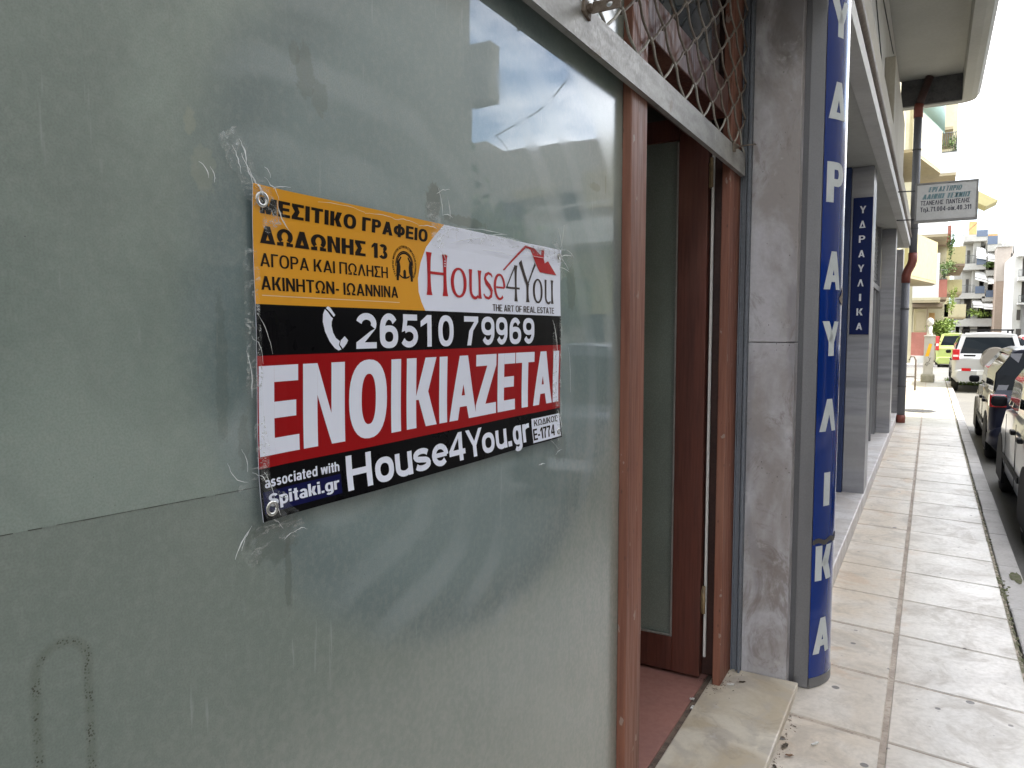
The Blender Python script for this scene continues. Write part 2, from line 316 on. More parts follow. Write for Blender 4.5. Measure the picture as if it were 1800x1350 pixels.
# ------------------------------------------------------------------ lettering: own outlines, heavy grotesque
def arcp(cx, cy, rx, ry, a0, a1, n=14):
    return [(cx + rx * math.cos(R(a0 + (a1 - a0) * i / n)), cy + ry * math.sin(R(a0 + (a1 - a0) * i / n))) for i in range(n + 1)]
def sell(cx, cy, rx, ry, n=32, e=2.35):
    out = []
    for i in range(n):
        a = 2 * math.pi * i / n; c_, s_ = math.cos(a), math.sin(a)
        out.append((cx + rx * math.copysign(abs(c_) ** (2 / e), c_), cy + ry * math.copysign(abs(s_) ** (2 / e), s_)))
    return out
def glyph(ch, s, h, W):
    """list of polygons (outer ring followed by holes), and the advance width; cap height 1"""
    P = []
    def poly(*p): P.append([list(p)])
    def rect(a, b, c, d): poly((a, b), (c, b), (c, d), (a, d))
    def sl(x0, y0, x1, y1, t=None):
        t = s if t is None else t; poly((x0, y0), (x0 + t, y0), (x1 + t, y1), (x1, y1))
    def ring(cx, cy, rx, ry): P.append([sell(cx, cy, rx, ry), sell(cx, cy, rx - s, ry - h)[::-1]])
    def stroke(pts):
        L, Rr = [], []
        for i, p in enumerate(pts):
            a = pts[max(i - 1, 0)]; b = pts[min(i + 1, len(pts) - 1)]
            tx, ty = b[0] - a[0], b[1] - a[1]; q = math.hypot(tx, ty) or 1; nx, ny = -ty / q, tx / q
            hw = math.hypot(nx * s, ny * h) / 2
            L.append((p[0] + nx * hw, p[1] + ny * hw)); Rr.append((p[0] - nx * hw, p[1] - ny * hw))
        for i in range(len(pts) - 1): P.append([[L[i], L[i + 1], Rr[i + 1], Rr[i]]])
    X = .74     # x height
    up = {'Α': 'A', 'Β': 'B', 'Ε': 'E', 'Ζ': 'Z', 'Η': 'H', 'Ι': 'I', 'Κ': 'K', 'Μ': 'M', 'Ν': 'N', 'Ο': 'O', 'Ρ': 'P', 'Τ': 'T', 'Υ': 'Y', 'ο': 'o', 'ι': 'i'}
    ch = up.get(ch, ch); w = W * .70
    if ch == ' ': return [], W * .30
    if ch in 'Il' : rect(0, 0, s, 1 if ch == 'I' else 1.0); w = s
    elif ch == 'i': rect(0, 0, s, X if ord(ch) < 128 else X); rect(0, 1 - h, s, 1); w = s
    elif ch == 'E': w = W * .62; rect(0, 0, s, 1); rect(s, 0, w, h); rect(s, .5 - h / 2, w * .93, .5 + h / 2); rect(s, 1 - h, w * .98, 1)
    elif ch == 'F': w = W * .58; rect(0, 0, s, 1); rect(s, .48 - h / 2, w * .9, .48 + h / 2); rect(s, 1 - h, w, 1)
    elif ch == 'L': w = W * .58; rect(0, 0, s, 1); rect(s, 0, w, h)
    elif ch == 'Γ': w = W * .56; rect(0, 0, s, 1); rect(s, 1 - h, w, 1)
    elif ch == 'T': w = W * .66; rect(0, 1 - h, w, 1); rect(w / 2 - s / 2, 0, w / 2 + s / 2, 1 - h)
    elif ch == 'Π': rect(0, 0, s, 1); rect(w - s, 0, w, 1); rect(s, 1 - h, w - s, 1)
    elif ch == 'H': rect(0, 0, s, 1); rect(w - s, 0, w, 1); rect(s, .5 - h / 2, w - s, .5 + h / 2)
    elif ch == 'N': rect(0, 0, s, 1); rect(w - s, 0, w, 1); poly((s, 1), (s, 1 - s * 1.45), (w - s, 0), (w - s, s * 1.45)) if False else poly((s, 1), (s, .62), (w - s, 0), (w - s, .38))
    elif ch == 'M': w = W * .86; rect(0, 0, s, 1); rect(w - s, 0, w, 1); sl(w / 2 - s / 2, 0, s * .0 + s * .25, 1, s * .95); sl(w / 2 - s / 2, 0, w - s * 1.25, 1, s * .95)
    elif ch == 'Z': w = W * .64; rect(0, 1 - h, w, 1); rect(0, 0, w, h); poly((0, h), (s * 1.35, h), (w, 1 - h), (w - s * 1.35, 1 - h))
    elif ch == 'Σ': w = W * .64; rect(0, 1 - h, w, 1); rect(0, 0, w, h); poly((0, 1 - h), (s * 1.3, 1 - h), (w * .38 + s * .75, .5), (s * 1.3, h), (0, h), (w * .38 - s * .35, .5))
    elif ch in 'AΛΔ':
        w = W * .76; t = s * 1.02; a = w / 2 - t / 2
        ib = w - 2 * t; ap = 1 - (t * 1.0) / (a / 1.0) * 1.0      # inner apex
        ap = 1 - t / (2 * (w / 2 - t / 2)) * 1.0 - .02
        if ch == 'Λ': poly((0, 0), (t, 0), (w / 2, ap), (w - t, 0), (w, 0), (w / 2 + t / 2, 1), (w / 2 - t / 2, 1))
        elif ch == 'Δ':
            f = lambda y, side: (t + (w / 2 - t) * y / ap) if side < 0 else (w - t - (w / 2 - t) * y / ap)
            P.append([[(0, 0), (w, 0), (w / 2 + t / 2, 1), (w / 2 - t / 2, 1)], [(f(h, -1), h), (w / 2, ap), (f(h, 1), h)]])
        else:
            y0, y1 = .20, .20 + h * .95; f = lambda y: t + (w / 2 - t) * y / ap
            P.append([[(0, 0), (t, 0), (f(y0), y0), (w - f(y0), y0), (w - t, 0), (w, 0), (w / 2 + t / 2, 1), (w / 2 - t / 2, 1)], [(f(y1), y1), (w / 2, ap), (w - f(y1), y1)]])
    elif ch == 'K': rect(0, 0, s, 1); sl(w - s * 1.25, 1, s * .9, .40, s * 1.2) ; poly((s * 1.15, .60), (s * 1.75, .72) , (w, 0), (w - s * 1.25, 0)) if False else poly((w * .36, .46), (w * .36 + s * .75, .72), (w, 0), (w - s * 1.2, 0))
    elif ch == 'Y': w = W * .70; rect(w / 2 - s / 2, 0, w / 2 + s / 2, .40); sl(w / 2 - s / 2, .40, 0, 1, s * 1.03); sl(w / 2 - s / 2, .40, w - s * 1.03, 1, s * 1.03)
    elif ch == 'X': sl(0, 0, w - s * 1.1, 1, s * 1.1); sl(w - s * 1.1, 0, 0, 1, s * 1.1)
    elif ch == 'O': w = W * .78; ring(w / 2, .5, w / 2, .515)
    elif ch == '0': w = W * .58; ring(w / 2, .5, w / 2, .51)
    elif ch == 'Φ': w = W * .86; ring(w / 2, .5, w / 2, .37); rect(w / 2 - s / 2, 0, w / 2 + s / 2, 1)
    elif ch == 'Ω':
        w = W * .80; stroke(arcp(w / 2, .56, w / 2 - s / 2, .44 - h / 2, -52, 232, 26)); rect(0, 0, w * .41, h); rect(w * .59, 0, w, h)
        a = arcp(w / 2, .56, w / 2 - s / 2, .44 - h / 2, -52, 232, 26)
        rect(w * .41 - s * .8, h, w * .41, .24); rect(w * .59, h, w * .59 + s * .8, .24)
    elif ch in 'PR':
        w = W * .64; rect(0, 0, s, 1); stroke([(s, 1 - h / 2), (w * .5, 1 - h / 2)] + arcp(w * .56, .70, w * .44 - s / 2, .30 - h / 2, 80, -80, 12) + [(w * .5, .40 + h / 2), (s, .40 + h / 2)])
        if ch == 'R': poly((w * .42, .40), (w * .42 + s * 1.1, .40), (w * 1.06, 0), (w * 1.06 - s * 1.15, 0)); w *= 1.06
    elif ch in 'Ss5':
        H_ = X if ch == 's' else 1; w = W * (.52 if ch == 's' else .64); hh = h
        if ch == '5':
            w = W * .58; rect(s * .45, 1 - h, w * .96, 1); poly((s * .45, 1 - h), (s * .45 + s * .9, 1 - h), (s * 1.05, .52), (s * .12, .46)); stroke(arcp(w * .46, .325, w * .54 - s / 2, .335 - h / 2, 128, -152, 20))
        else:
            ru = (.5 - h / 2 / H_) / 2 * H_; cyu = H_ / 2 + ru; cyl = H_ / 2 - ru
            stroke(arcp(w / 2, cyu, w / 2 - s / 2, ru, 22, 250, 14)[:-1] + [(w * .5, H_ / 2)] + arcp(w / 2, cyl, w / 2 - s / 2, ru, 70, -158, 14)[1:])
    elif ch == '3': w = W * .58; stroke(arcp(w * .48, .745, w * .46 - s / 2, .255 - h / 2, 160, -80, 14)); stroke(arcp(w * .48, .28, w * .52 - s / 2, .29 - h / 2, 88, -158, 16))
    elif ch == '2': w = W * .58; rect(0, 0, w, h * .95); stroke(arcp(w / 2, .70, w / 2 - s / 2, .30 - h / 2, 170, -28, 14) ); poly((0, h * .95), (s * 1.45, h * .95), (w - s * .12, .57), (w - s * 1.02, .50))
    elif ch == '7': w = W * .56; rect(0, 1 - h, w, 1); poly((w * .20, 0), (w * .20 + s * 1.08, 0), (w * .62, .5), (w, 1 - h), (w - s * 1.15, 1 - h), (w * .34, .5))
    elif ch == '1': w = W * .40; rect(w - s, 0, w, 1); poly((0, .62), (0, .80), (w - s, 1), (w - s, .76))
    elif ch == '4': w = W * .62; rect(w * .60, 0, w * .60 + s, 1); rect(0, .21, w, .21 + h); poly((0, .21 + h), (s * 1.05, .21 + h), (w * .60, .80), (w * .60, 1))
    elif ch in '69':
        w = W * .58; k = [[sell(w / 2, .325, w / 2, .335), sell(w / 2, .325, w / 2 - s, .335 - h)[::-1]]]
        pts = [(s / 2, .33)] + arcp(w / 2, .56, w / 2 - s / 2, .45 - h / 2, 180, 34, 16)
        P.extend(k); stroke(pts)
        if ch == '9': P[:] = [[[(w - x, 1 - y) for x, y in c] for c in g] for g in P]
    elif ch == '.': w = s * 1.05; rect(0, 0, w, h * 1.1)
    elif ch == '-': w = W * .3; rect(0, .30, w, .30 + h)
    elif ch == 'o': w = W * .60; ring(w / 2, X / 2, w / 2, X / 2 + .01)
    elif ch == 'u': w = W * .57; rect(w - s, 0, w, X); stroke([(s / 2, X), (s / 2, .28)] + arcp(w / 2, .27, w / 2 - s / 2, .28 - h / 2, 180, 330, 10))
    elif ch in 'nhη': w = W * .57; rect(0, 0, s, 1 if ch == 'h' else X); stroke([(w - s / 2, 0 if ch != 'η' else -.22), (w - s / 2, .46)] + arcp(w / 2, X - .27, w / 2 - s / 2, .28 - h / 2, 0, 150, 10))
    elif ch == 'e':
        w = W * .60; rect(s * .8, X / 2 - h * .42, w - s * .4, X / 2 + h * .38); stroke(arcp(w / 2, X / 2, w / 2 - s / 2, X / 2 + .01 - h / 2, -4, 318, 26))
    elif ch == 'c': w = W * .56; stroke(arcp(w * .52, X / 2, w * .52 - s / 2, X / 2 + .01 - h / 2, 42, 318, 22))
    elif ch == 'a':
        w = W * .57; rect(w - s, 0, w, X * .66); P.append([sell(w * .46, .21, w * .46, .22), sell(w * .46, .21, w * .46 - s, .22 - h * .8)[::-1]])
        stroke(arcp(w * .5, X - .24, w * .5 - s / 2, .25 - h / 2, 155, 0, 12))
    elif ch in 'dpgqb':
        w = W * .60; ring(w / 2, X / 2, w / 2, X / 2 + .01)
        if ch == 'd': rect(w - s, 0, w, 1)
        elif ch == 'p': rect(0, -.27, s, X)
        elif ch == 'g': stroke([(w - s / 2, X), (w - s / 2, -.06)] + arcp(w / 2, -.04, w / 2 - s / 2, .24 - h / 2, 0, -150, 12))
    elif ch == 'r': w = W * .40; rect(0, 0, s, X); stroke(arcp(w * .95, X - .26, w * .95 - s / 2, .27 - h / 2, 172, 84, 8))
    elif ch == 't': w = W * .36; rect(0, X - h * .9, w, X); rect(w * .25, 0, w * .25 + s, X - h * .9); rect(w * .25, X, w * .25 + s, .95); rect(w * .25 + s, 0, w, h * .85)
    elif ch in 'kκ': w = W * .58; rect(0, 0, s, 1 if ch == 'k' else X); sl(s * .9, .28, w - s * 1.25, X, s * 1.15); poly((w * .36, .36), (w * .36 + s * .7, .50), (w, 0), (w - s * 1.2, 0))
    elif ch == 'w':
        w = W * .84; q = w / 4
        for a, b in ((q - s / 2, 0), (q - s / 2, 2 * q - s / 2), (3 * q - s / 2, 2 * q - s / 2), (3 * q - s / 2, w - s)): sl(a, 0, b, X)
    elif ch == 'λ': w = W * .56; sl(0, 0, w * .42 - s / 2, .52); sl(w - s, 0, s * .2, 1)
    return P, w
def layout(text, s, h, W=1., gap=.07):
    x = 0; out = []; k = 0
    for ch in text:
        gp, w_ = glyph(ch, s, h, W)
        k = (k + 1) % 5; out += [([[(x + a, b) for a, b in c] for c in g], k + (.0 if len(g) == 1 and len(g[0]) == 4 else .5)) for g in gp]
        x += w_ + (gap if ch != ' ' else 0)
    return out, x - gap
def put_text(bm, text, place, s=.2, h=.16, W=1., gap=.07, mi=0, eps=4e-5):
    """place(u, v, k) -> point, u along the line 0..1, v cap heights"""
    gl, tot = layout(text, s, h, W, gap)
    for cs, k in gl:
        put_poly(bm, [[(a / tot, b) for a, b in c] for c in cs], lambda p, k=k: place(p[0], p[1], k * eps), mi)
def put_poly(bm, cs, fn, mi=0):
    vl = [[Vector((a, b, 0)) for a, b in c] for c in cs]; flat = [p for c in vl for p in c]
    vs = [bm.verts.new(fn(p)) for p in flat]
    for t in tessellate_polygon(vl):
        if len({*t}) == 3:
            try: f = bm.faces.new([vs[i] for i in t]); f.material_index = mi
            except ValueError: pass

# ================================================================== SETTING
def m_asphalt():
    m = Mat('worn_asphalt', (.09, .088, .084), .85)
    a = m.noise(.6, 6, .6); b = m.noise(70, 4, .7); v = m.voro(140)
    c = m.mix(a.sm(.35, .65), (.10, .097, .09), (.15, .145, .13)); c = m.mix(v.sm(.1, .45) * .35, c, (.22, .21, .19)); m.col(m.mix(b.sm(.35, .7) * .3, c, (.05, .05, .05))); m.bump(b, .004); return m.mat
M_asphalt = m_asphalt()
def m_tile():
    m = Mat('concrete_paving', (.45, .42, .38), .55)
    isl = m.island(); x, y, z = m.xyz()
    a = m.noise(1.6, 6, .62, (1, 1, 1), .8); f = m.noise(38, 5, .65); st = m.noise(3.3, 6, .7, (1, 1, 1), 1.0)
    base = m.mix(x.sm(-.28, .12), (.60, .51, .40), (.56, .53, .485))
    c = m.mix(isl.sm(0., 1.) * .35, base, (.43, .39, .34)); c = m.mix(a.sm(.42, .62) * .6, c, (.66, .62, .56))
    c = m.mix(st.sm(.47, .66) * .6, c, (.36, .315, .26)); wm = m.noise(2.6, 4, .6, (1, 1, 1), 1.); c = m.mix(wm.sm(.56, .68) * x.sm(.1, -.2) * .5, c, (.50, .33, .19))
    far = y.sm(13.6, 14.4); c = m.mix(far * .62, c, (.24, .245, .19))  # far tiles greener, and darkened to stand in for missing shade
    c = m.mix(f.sm(.35, .7) * .2, c, (.27, .25, .22))
    sp = m.voro(4.3); g = m.noise(2.1, 1); c = m.mix(sp.sm(.078, .064) * g.sm(.36, .40) * .85, c, (.085, .08, .08))
    sp3 = m.voro(7.5); c = m.mix(sp3.sm(.085, .07) * m.noise(3.3, 1).sm(.5, .54) * .7, c, (.12, .11, .105)); sp2 = m.voro(17, (1, 1.3, 1)); c = m.mix(sp2.sm(.10, .06) * m.noise(7, 2).sm(.5, .6) * .6, c, (.10, .09, .08))
    m.col(c); m.set('Roughness', (f * .5 + st * .5).sm(.35, .65, .30, .55)); m.bump(f * .35 + st * .3, .0016); return m.mat
M_tile = m_tile()
def m_mortar():
    m = Mat('mortar_bed', (.4, .35, .3), .9); x, y, z = m.xyz(); a = m.noise(7, 6, .6); f = m.noise(60, 3); d = m.noise(16, 4, .7)
    c = m.mix(a.sm(.38, .64), (.47, .40, .33), (.33, .275, .225)); c = m.mix(x.sm(.40, .425) * d.sm(.40, .56) * .85, c, (.11, .115, .06))
    m.col(m.mix(f.sm(.5, .7) * .5, c, (.20, .165, .13))); m.bump(f, .003); return m.mat
M_mortar = m_mortar()
M_kerb = grime('kerb_stone', (.46, .44, .42), (.34, .32, .30), .7, 3, 50, .003)
M_soil = grime('dry_ground', (.2, .18, .14), (.15, .14, .11), .95, .5, 9, .004)
M_moss = grime('moss', (.09, .10, .035), (.16, .15, .11), .95, 20, 120, .004)

tag(boxes('ground', M_soil, None, (-300, 300, -200, 500, -.6, -.14)), kind='structure')
tag(boxes('road', M_asphalt, None, (.56, 6.62, -25, 28.0, -.13, -.12), (-40, 40, 28.004, 40, -.13, -.12), (.3, 11, 40.004, 130, -.13, -.12)), kind='structure')
def pav(bm):
    skew = -.11; cols = ((-.478, -.116), (-.094, .418))
    for ci, (x0, x1) in enumerate(cols):
        k = -12
        while True:
            y0 = 3.088 + .578 * k - (.578 if False else 0); k += 1
            if y0 > 27: break
            g = .006 if ci else .008
            p = [(x0, y0 + g), (x1, y0 + g), (x1, y0 + .578 - g), (x0, y0 + .578 - g)]
            p = [(x, y + skew * (x + .1)) for x, y in p]
            dz = random.uniform(-.0018, .0018); tx = random.uniform(-.003, .003); ty = random.uniform(-.003, .003)
            cx, cy = (x0 + x1) / 2, y0 + .29
            c = .004; top = []; ring_ = []; bot = []
            for q, (x, y) in enumerate(p):
                zz = dz + (x - cx) * tx + (y - cy) * ty
                top.append(bm.verts.new((x + (cx - x) * .016, y + (cy - y) * .016, zz))); ring_.append(bm.verts.new((x, y, zz - c))); bot.append(bm.verts.new((x, y, -.03)))
            bm.faces.new(top)
            for i in range(4):
                j = (i + 1) % 4; bm.faces.new((ring_[i], ring_[j], top[j], top[i])); bm.faces.new((bot[i], bot[j], ring_[j], ring_[i]))
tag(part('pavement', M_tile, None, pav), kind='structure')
tag(boxes('pavement_bed', M_mortar, None, (-1.0, .436, -6, 27.6, -.11, -.0035)), kind='structure')
def kerb(bm):
    y = -6.2
    while y < 27:
        L = random.uniform(.88, 1.0); dx = random.uniform(-.004, .004); dz = random.uniform(-.004, .003)
        box(bm, .445 + dx, .568 + dx, y + .004, y + L - .004, -.14, .001 + dz, bevel=.010); y += L
tag(part('kerb', M_kerb, None, kerb), kind='structure')
tag(boxes('far_pavement', M_kerb, None, (6.63, 8.0, -25, 27, -.13, 0.0), (-40, .28, 40.01, 42.2, -.13, -.02), (-30, -.49, 27.2, 27.99, -.13, -.02)), kind='structure')
def chip(bm):
    rnd = random.Random(3); n = 18; c = bm.verts.new((.525, 5.62, .006)); vs = [bm.verts.new((.525 + .040 * rnd.uniform(.6, 1.1) * math.cos(6.283 * i / n), 5.62 + .13 * rnd.uniform(.6, 1.2) * math.sin(6.283 * i / n), .0035)) for i in range(n)]
    for i in range(n): bm.faces.new((vs[i], vs[(i + 1) % n], c))
tag(part('moss', M_moss, None, chip), 'patch of moss on the broken kerb stone near the silver hatchback', 'moss', kind='stuff')
# moss creeping along the joint of kerb and tiles
def moss(bm):
    for i in range(420):
        y = 2.6 + 24 * random.random() ** 1.6; x = .435 + random.gauss(0, .004); r = random.uniform(.004, .010)
        if random.random() < .10: x = .44 + random.gauss(0, .02); y = 5.35 + random.gauss(0, .12); r *= 1.6
        bmesh.ops.create_icosphere(bm, subdivisions=1, radius=r, matrix=Matrix.Translation((x, y, -.003)) @ Matrix.Diagonal((.8, 2.0, .5, 1)))
tag(part('moss', M_moss, None, moss), 'green moss in the joint between kerb and paving tiles', 'moss', kind='stuff')
def grass(bm):
    for i in range(500):
        x = random.uniform(.42, 1.5); y = 27.3 + random.uniform(-.25, .7); hgt = random.uniform(.05, .16); a = random.uniform(0, 6.3); b = .012
        z0 = -.02 if x < .57 else -.12
        p = Vector((x, y, z0)); d = Vector((math.cos(a), math.sin(a), 0)) * b
        bm.faces.new([bm.verts.new(p - d), bm.verts.new(p + d), bm.verts.new(p + Vector((random.gauss(0, .03), random.gauss(0, .03), hgt)))])
tag(part('grass', grime('grass_blades', (.16, .24, .04), (.10, .17, .03), .8, 5, 30, 0), None, grass), 'patch of green grass growing at the end of the kerb', 'grass', kind='stuff')
M_iron = grime('cast_iron', (.10, .10, .10), (.07, .07, .07), .6, 8, 60, .001)
def mh(bm):
    bmesh.ops.create_cone(bm, cap_ends=True, segments=40, radius1=.30, radius2=.30, depth=.012, matrix=Matrix.Translation((-.17, 16.6, .004)))
    for k in range(-5, 6): box(bm, -.17 - math.sqrt(max(.0, .27 ** 2 - (k * .05) ** 2)), -.17 + math.sqrt(max(.0, .27 ** 2 - (k * .05) ** 2)), 16.6 + k * .05 - .012, 16.6 + k * .05 + .012, .0095, .0125)
t = tag(part('manhole_cover', M_iron, None, mh), 'round dark manhole cover in the pavement by the downpipe', 'manhole cover')

# ================================================================== OUR BUILDING
M_render = grime('grey_render', (.42, .41, .38), (.35, .34, .31), .85, 1.2, 30, .002)
M_soffit = grime('soffit_paint', (.50, .50, .46), (.44, .44, .40), .85, .9, 25, .0015)
M_cream = grime('cream_render', (.40, .37, .30), (.33, .30, .24), .85, 1.0, 30, .002, (1, 1, .4))
M_brownband = grime('brown_band', (.22, .19, .16), (.17, .145, .12), .7, 3, 30, .001)
M_whitetrim = grime('white_trim', (.66, .65, .62), (.56, .55, .52), .7, 2, 30, .001)
M_floor_red = grime('red_floor', (.33, .16, .13), (.27, .135, .115), .6, 3, 40, .001)
M_dirt = grime('threshold_dirt', (.17, .125, .095), (.08, .06, .048), .95, 25, 120, .002)
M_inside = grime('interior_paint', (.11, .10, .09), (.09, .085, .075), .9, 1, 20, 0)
B = thing('apartment_building', 'own side apartment building with marble shopfronts and overhanging rounded balcony', 'building', (-.87, 3.3, 0))
def BP(name, m, fn=None, *bs, bevel=0., smooth=False, parent=None):
    o = part(name, m, parent or B, fn, smooth) if fn else boxes(name, m, parent or B, *bs, bevel=bevel)
    o.matrix_parent_inverse = Matrix.Translation((.87, -3.3, 0)) if (parent is None or parent == B) else Matrix()
    return o
BP('wall', M_render, None, (-9, -1.9, -14, 14.5, 3.02, 13), (-9, -8.7, -14, 14.5, -.1, 3.02), (-9, -.86, 14.5, 14.7, -.1, 13), (-9, -.86, -14.2, -14, -.1, 13))
BP('interior_floor', M_floor_red, None, (-5, -.8125, -14, 3.30, -.1, .055))
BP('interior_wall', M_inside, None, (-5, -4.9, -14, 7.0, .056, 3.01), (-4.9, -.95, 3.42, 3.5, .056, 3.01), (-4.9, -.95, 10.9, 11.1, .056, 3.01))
# marble pillar at the end of the shop
pm = BP('marble_pillar', M_marble, None, (-1.0, -.502, 3.302, 3.86, -.05, 1.53), (-1.0, -.502, 3.302, 3.86, 1.534, 3.02), bevel=.002)
# fascia and soffit above the ground floor (from the pillar on)
BP('soffit', M_soffit, None, (-1.9, -.372, -14, 14.6, 3.022, 3.09))
BP('fascia', M_whitetrim, None, (-.46, -.368, -14, 14.6, 3.02 - .004, 3.115))
BP('fascia_band', M_brownband, None, (-.46, -.40, -14, 14.6, 3.117, 3.24))
BP('fascia_beam', M_cream, None, (-.46, -.372, -14, 14.6, 3.242, 3.47), (-.52, -.41, -14, 14.6, 3.472, 3.66))
BP('fascia_recess', M_brownband, None, (-.56, -.47, -14, 14.6, 3.662, 3.78))
BP('first_floor_wall', M_whitetrim, None, (-1.9, -.62, -14, 14.6, 3.1, 5.78))
part('fascia_conduit', grime('brown_pipe', (.20, .16, .13), (.14, .11, .09), .6, 3, 40, 0), B, lambda bm: tube(bm, [(-.375, y, 3.172 + .008 * math.sin(y * 2)) for y in [-14 + .5 * i for i in range(58)]], .030, 10), True).matrix_parent_inverse = Matrix.Translation((.87, -3.3, 0))
# rolled shutter boxes on the first floor wall
BP('shutter_box', M_cream, None, (-.619, -.50, 10.4, 13.8, 3.80, 4.95), bevel=.01)
BP('upper_wall', M_cream, None, (-1.9, -.58, -14, 14.6, 6.2, 13.0))
# balcony: slab with a deep rounded rim
def rim(bm):
    prof = [(.30, 5.36), (.42, 5.345), (.50, 5.37), (.545, 5.44), (.565, 5.55), (.57, 6.6), (.47, 6.6), (.47, 5.86), (.302, 5.86)]
    pts = [[Vector((x, y, z)) for x, z in prof] for y in (-14, 14.42)]
    for a in range(1, 9):
        th = R(90 * a / 8); pts.append([Vector((.28 + (x - .28) * math.cos(th), 14.42 + (x - .28) * math.sin(th), z)) for x, z in prof])
    pts.append([Vector((-.60, p.y, p.z)) for p in pts[-1]])
    rings = [[bm.verts.new(p) for p in r_] for r_ in pts]; n = len(prof)
    for a, b in zip(rings, rings[1:]):
        for k in range(n): bm.faces.new((a[k], a[(k + 1) % n], b[(k + 1) % n], b[k]))
    bm.faces.new(rings[0][::-1]); bm.faces.new(rings[-1])
    bmesh.ops.recalc_face_normals(bm, faces=bm.faces[:])
BP('balcony_rim', M_soffit, rim)
BP('balcony_slab', M_soffit, None, (-1.9, .299, -14, 14.435, 5.80, 5.90))
BP('recess_shade_panel', grime('shade_dark_render', (.12, .12, .125), (.06, .06, .06), .9, 4, 40, .002), None, (-.598, .295, 14.412, 14.434, 5.375, 5.797))  # thin panel: shade of the recess and some dirt put into its dark colour
# other ground floor columns
for nm, y0, y1 in (('column', 7.24, 7.60), ('column', 11.80, 12.15), ('column', 14.80, 15.1)):
    cx = -.66 if y0 < 14 else -.60
    BP(nm, M_column, None, (cx, -.482, y0, y1, .118, 3.019), bevel=.004)
BP('blue_door_frame', M_blue_frame, None, (-.745, -.662, 7.20, 7.28, .12, 3.015), (-.90, -.80, 3.87, 3.95, .12, 3.015), (-.86, -.80, 3.95, 7.2, 2.3, 2.38), (-.86, -.80, 3.95, 7.2, .12, .3), (-.86, -.80, 5.5, 5.58, .3, 2.3), bevel=.004)
BP('shop_glass', M_glass_sky, None, (-.845, -.835, 3.95, 5.5, .3, 2.3), (-.845, -.835, 5.58, 7.2, .3, 2.3), (-.72, -.712, 7.62, 10.8, .14, 2.2))
def shutter(bm):
    for y0, y1, x in ((3.96, 7.19, -.84), (7.61, 11.78, -.70), (12.16, 14.79, -.66)):
        z = 2.2 if y0 > 7 else 2.39
        while z < 3.0:
            box(bm, x - .02, x, y0, y1, z, z + .052); box(bm, x - .015, x + .008, y0, y1, z + .052, z + .062); z += .062
BP('roller_shutter', grime('shutter_metal', (.22, .22, .22), (.15, .15, .15), .5, 3, 60, .0005, Metallic=.3), shutter)
BP('shop_frame', M_alu, None, (-.73, -.66, 11.55, 11.79, .122, 3.015), (-.73, -.66, 10.8, 10.86, .12, 2.2), (-.735, -.655, 7.61, 11.54, 2.13, 2.2), (-.73, -.66, 8.9, 8.95, .12, 2.13), (-.66, -.61, 14.55, 14.79, .12, 3.015), (-.70, -.66, 12.16, 14.5, .12, 2.2), bevel=.003)
# posters in the second shop window
Mp = [Mat('poster_a', (.35, .42, .55), .5).mat, Mat('poster_b', (.62, .60, .50), .5).mat, Mat('poster_c', (.25, .28, .22), .5).mat, Mat('poster_d', (.65, .66, .68), .5).mat]
for i in range(8):
    yy = 7.9 + (i % 4) * .72; zz = 1.0 + (i // 4) * .55
    BP('poster', Mp[(i * 3 + i // 4) % 4], None, (-.711, -.708, yy, yy + .42, zz, zz + .45))
# far shop marble steps
for y0, y1, z1, x1, lab in ((3.70, 7.62, .12, -.478, 'second doorstep from the camera, pale marble before the blue framed shop'), (7.63, 12.16, .117, -.482, 'white marble doorstep between the first and second grey columns'), (12.17, 15.12, .115, -.485, 'farthest white marble doorstep, by the downpipe')):
    tag(boxes('marble_step', M_step_w, None, (-1.6, x1, y0, y1, -.09, z1), bevel=.006), lab, 'step', 'marble doorsteps along the shopfronts')
# near step: slab, with gutter line at the threshold
tag(boxes('marble_step', M_step, None, (-.788, -.450, 1.05, 3.3005, .022, .060), (-.788, -.456, -.6, 1.045, .022, .060), bevel=.005), 'stained beige marble doorstep below the open wooden door', 'step', 'marble doorsteps along the shopfronts')
tag(boxes('step_base', M_mortar, None, (-.80, -.462, -6, 3.301, -.08, .021)), 'rough mortar base under the near marble doorstep', 'step base')
BP('threshold', M_dirt, None, (-.812, -.789, -6, 3.30, .02, .050))

# ---- shop window: frosted pane, mullion, door frame
SW = thing('shop_window', 'large dusty frosted glass shop window behind the rental banner', 'window', (G, .8, 0))
def SP(name, m, *bs, bevel=0., fn=None, parent=None):
    o = part(name, m, parent or SW, fn) if fn else boxes(name, m, parent or SW, *bs, bevel=bevel)
    if parent is None: o.matrix_parent_inverse = Matrix.Translation((-G, -.8, 0))
    return o
def seam_z(y): return EYE + KG * (1.3727 - .0339 * y / KG - EYE)
MY0, MY1, MX = 1.9585, 2.086, -.736          # mullion: near side, far side, front
def pane(bm, lo):
    y0, y1 = -2.6, MY0 - .0005
    a, b = seam_z(y0), seam_z(y1)
    if lo: p = [(y0, .075), (y1, .075), (y1, b), (y0, a)]
    else: p = [(y0, a), (y1, b), (y1, 3.02), (y0, 3.02)]
    extr(bm, [Vector((G, y, z)) for y, z in p], (-.008, 0, 0))
SP('pane', M_glass, fn=lambda bm: pane(bm, False))
SP('lower_pane', M_glass_lo, fn=lambda bm: pane(bm, True))
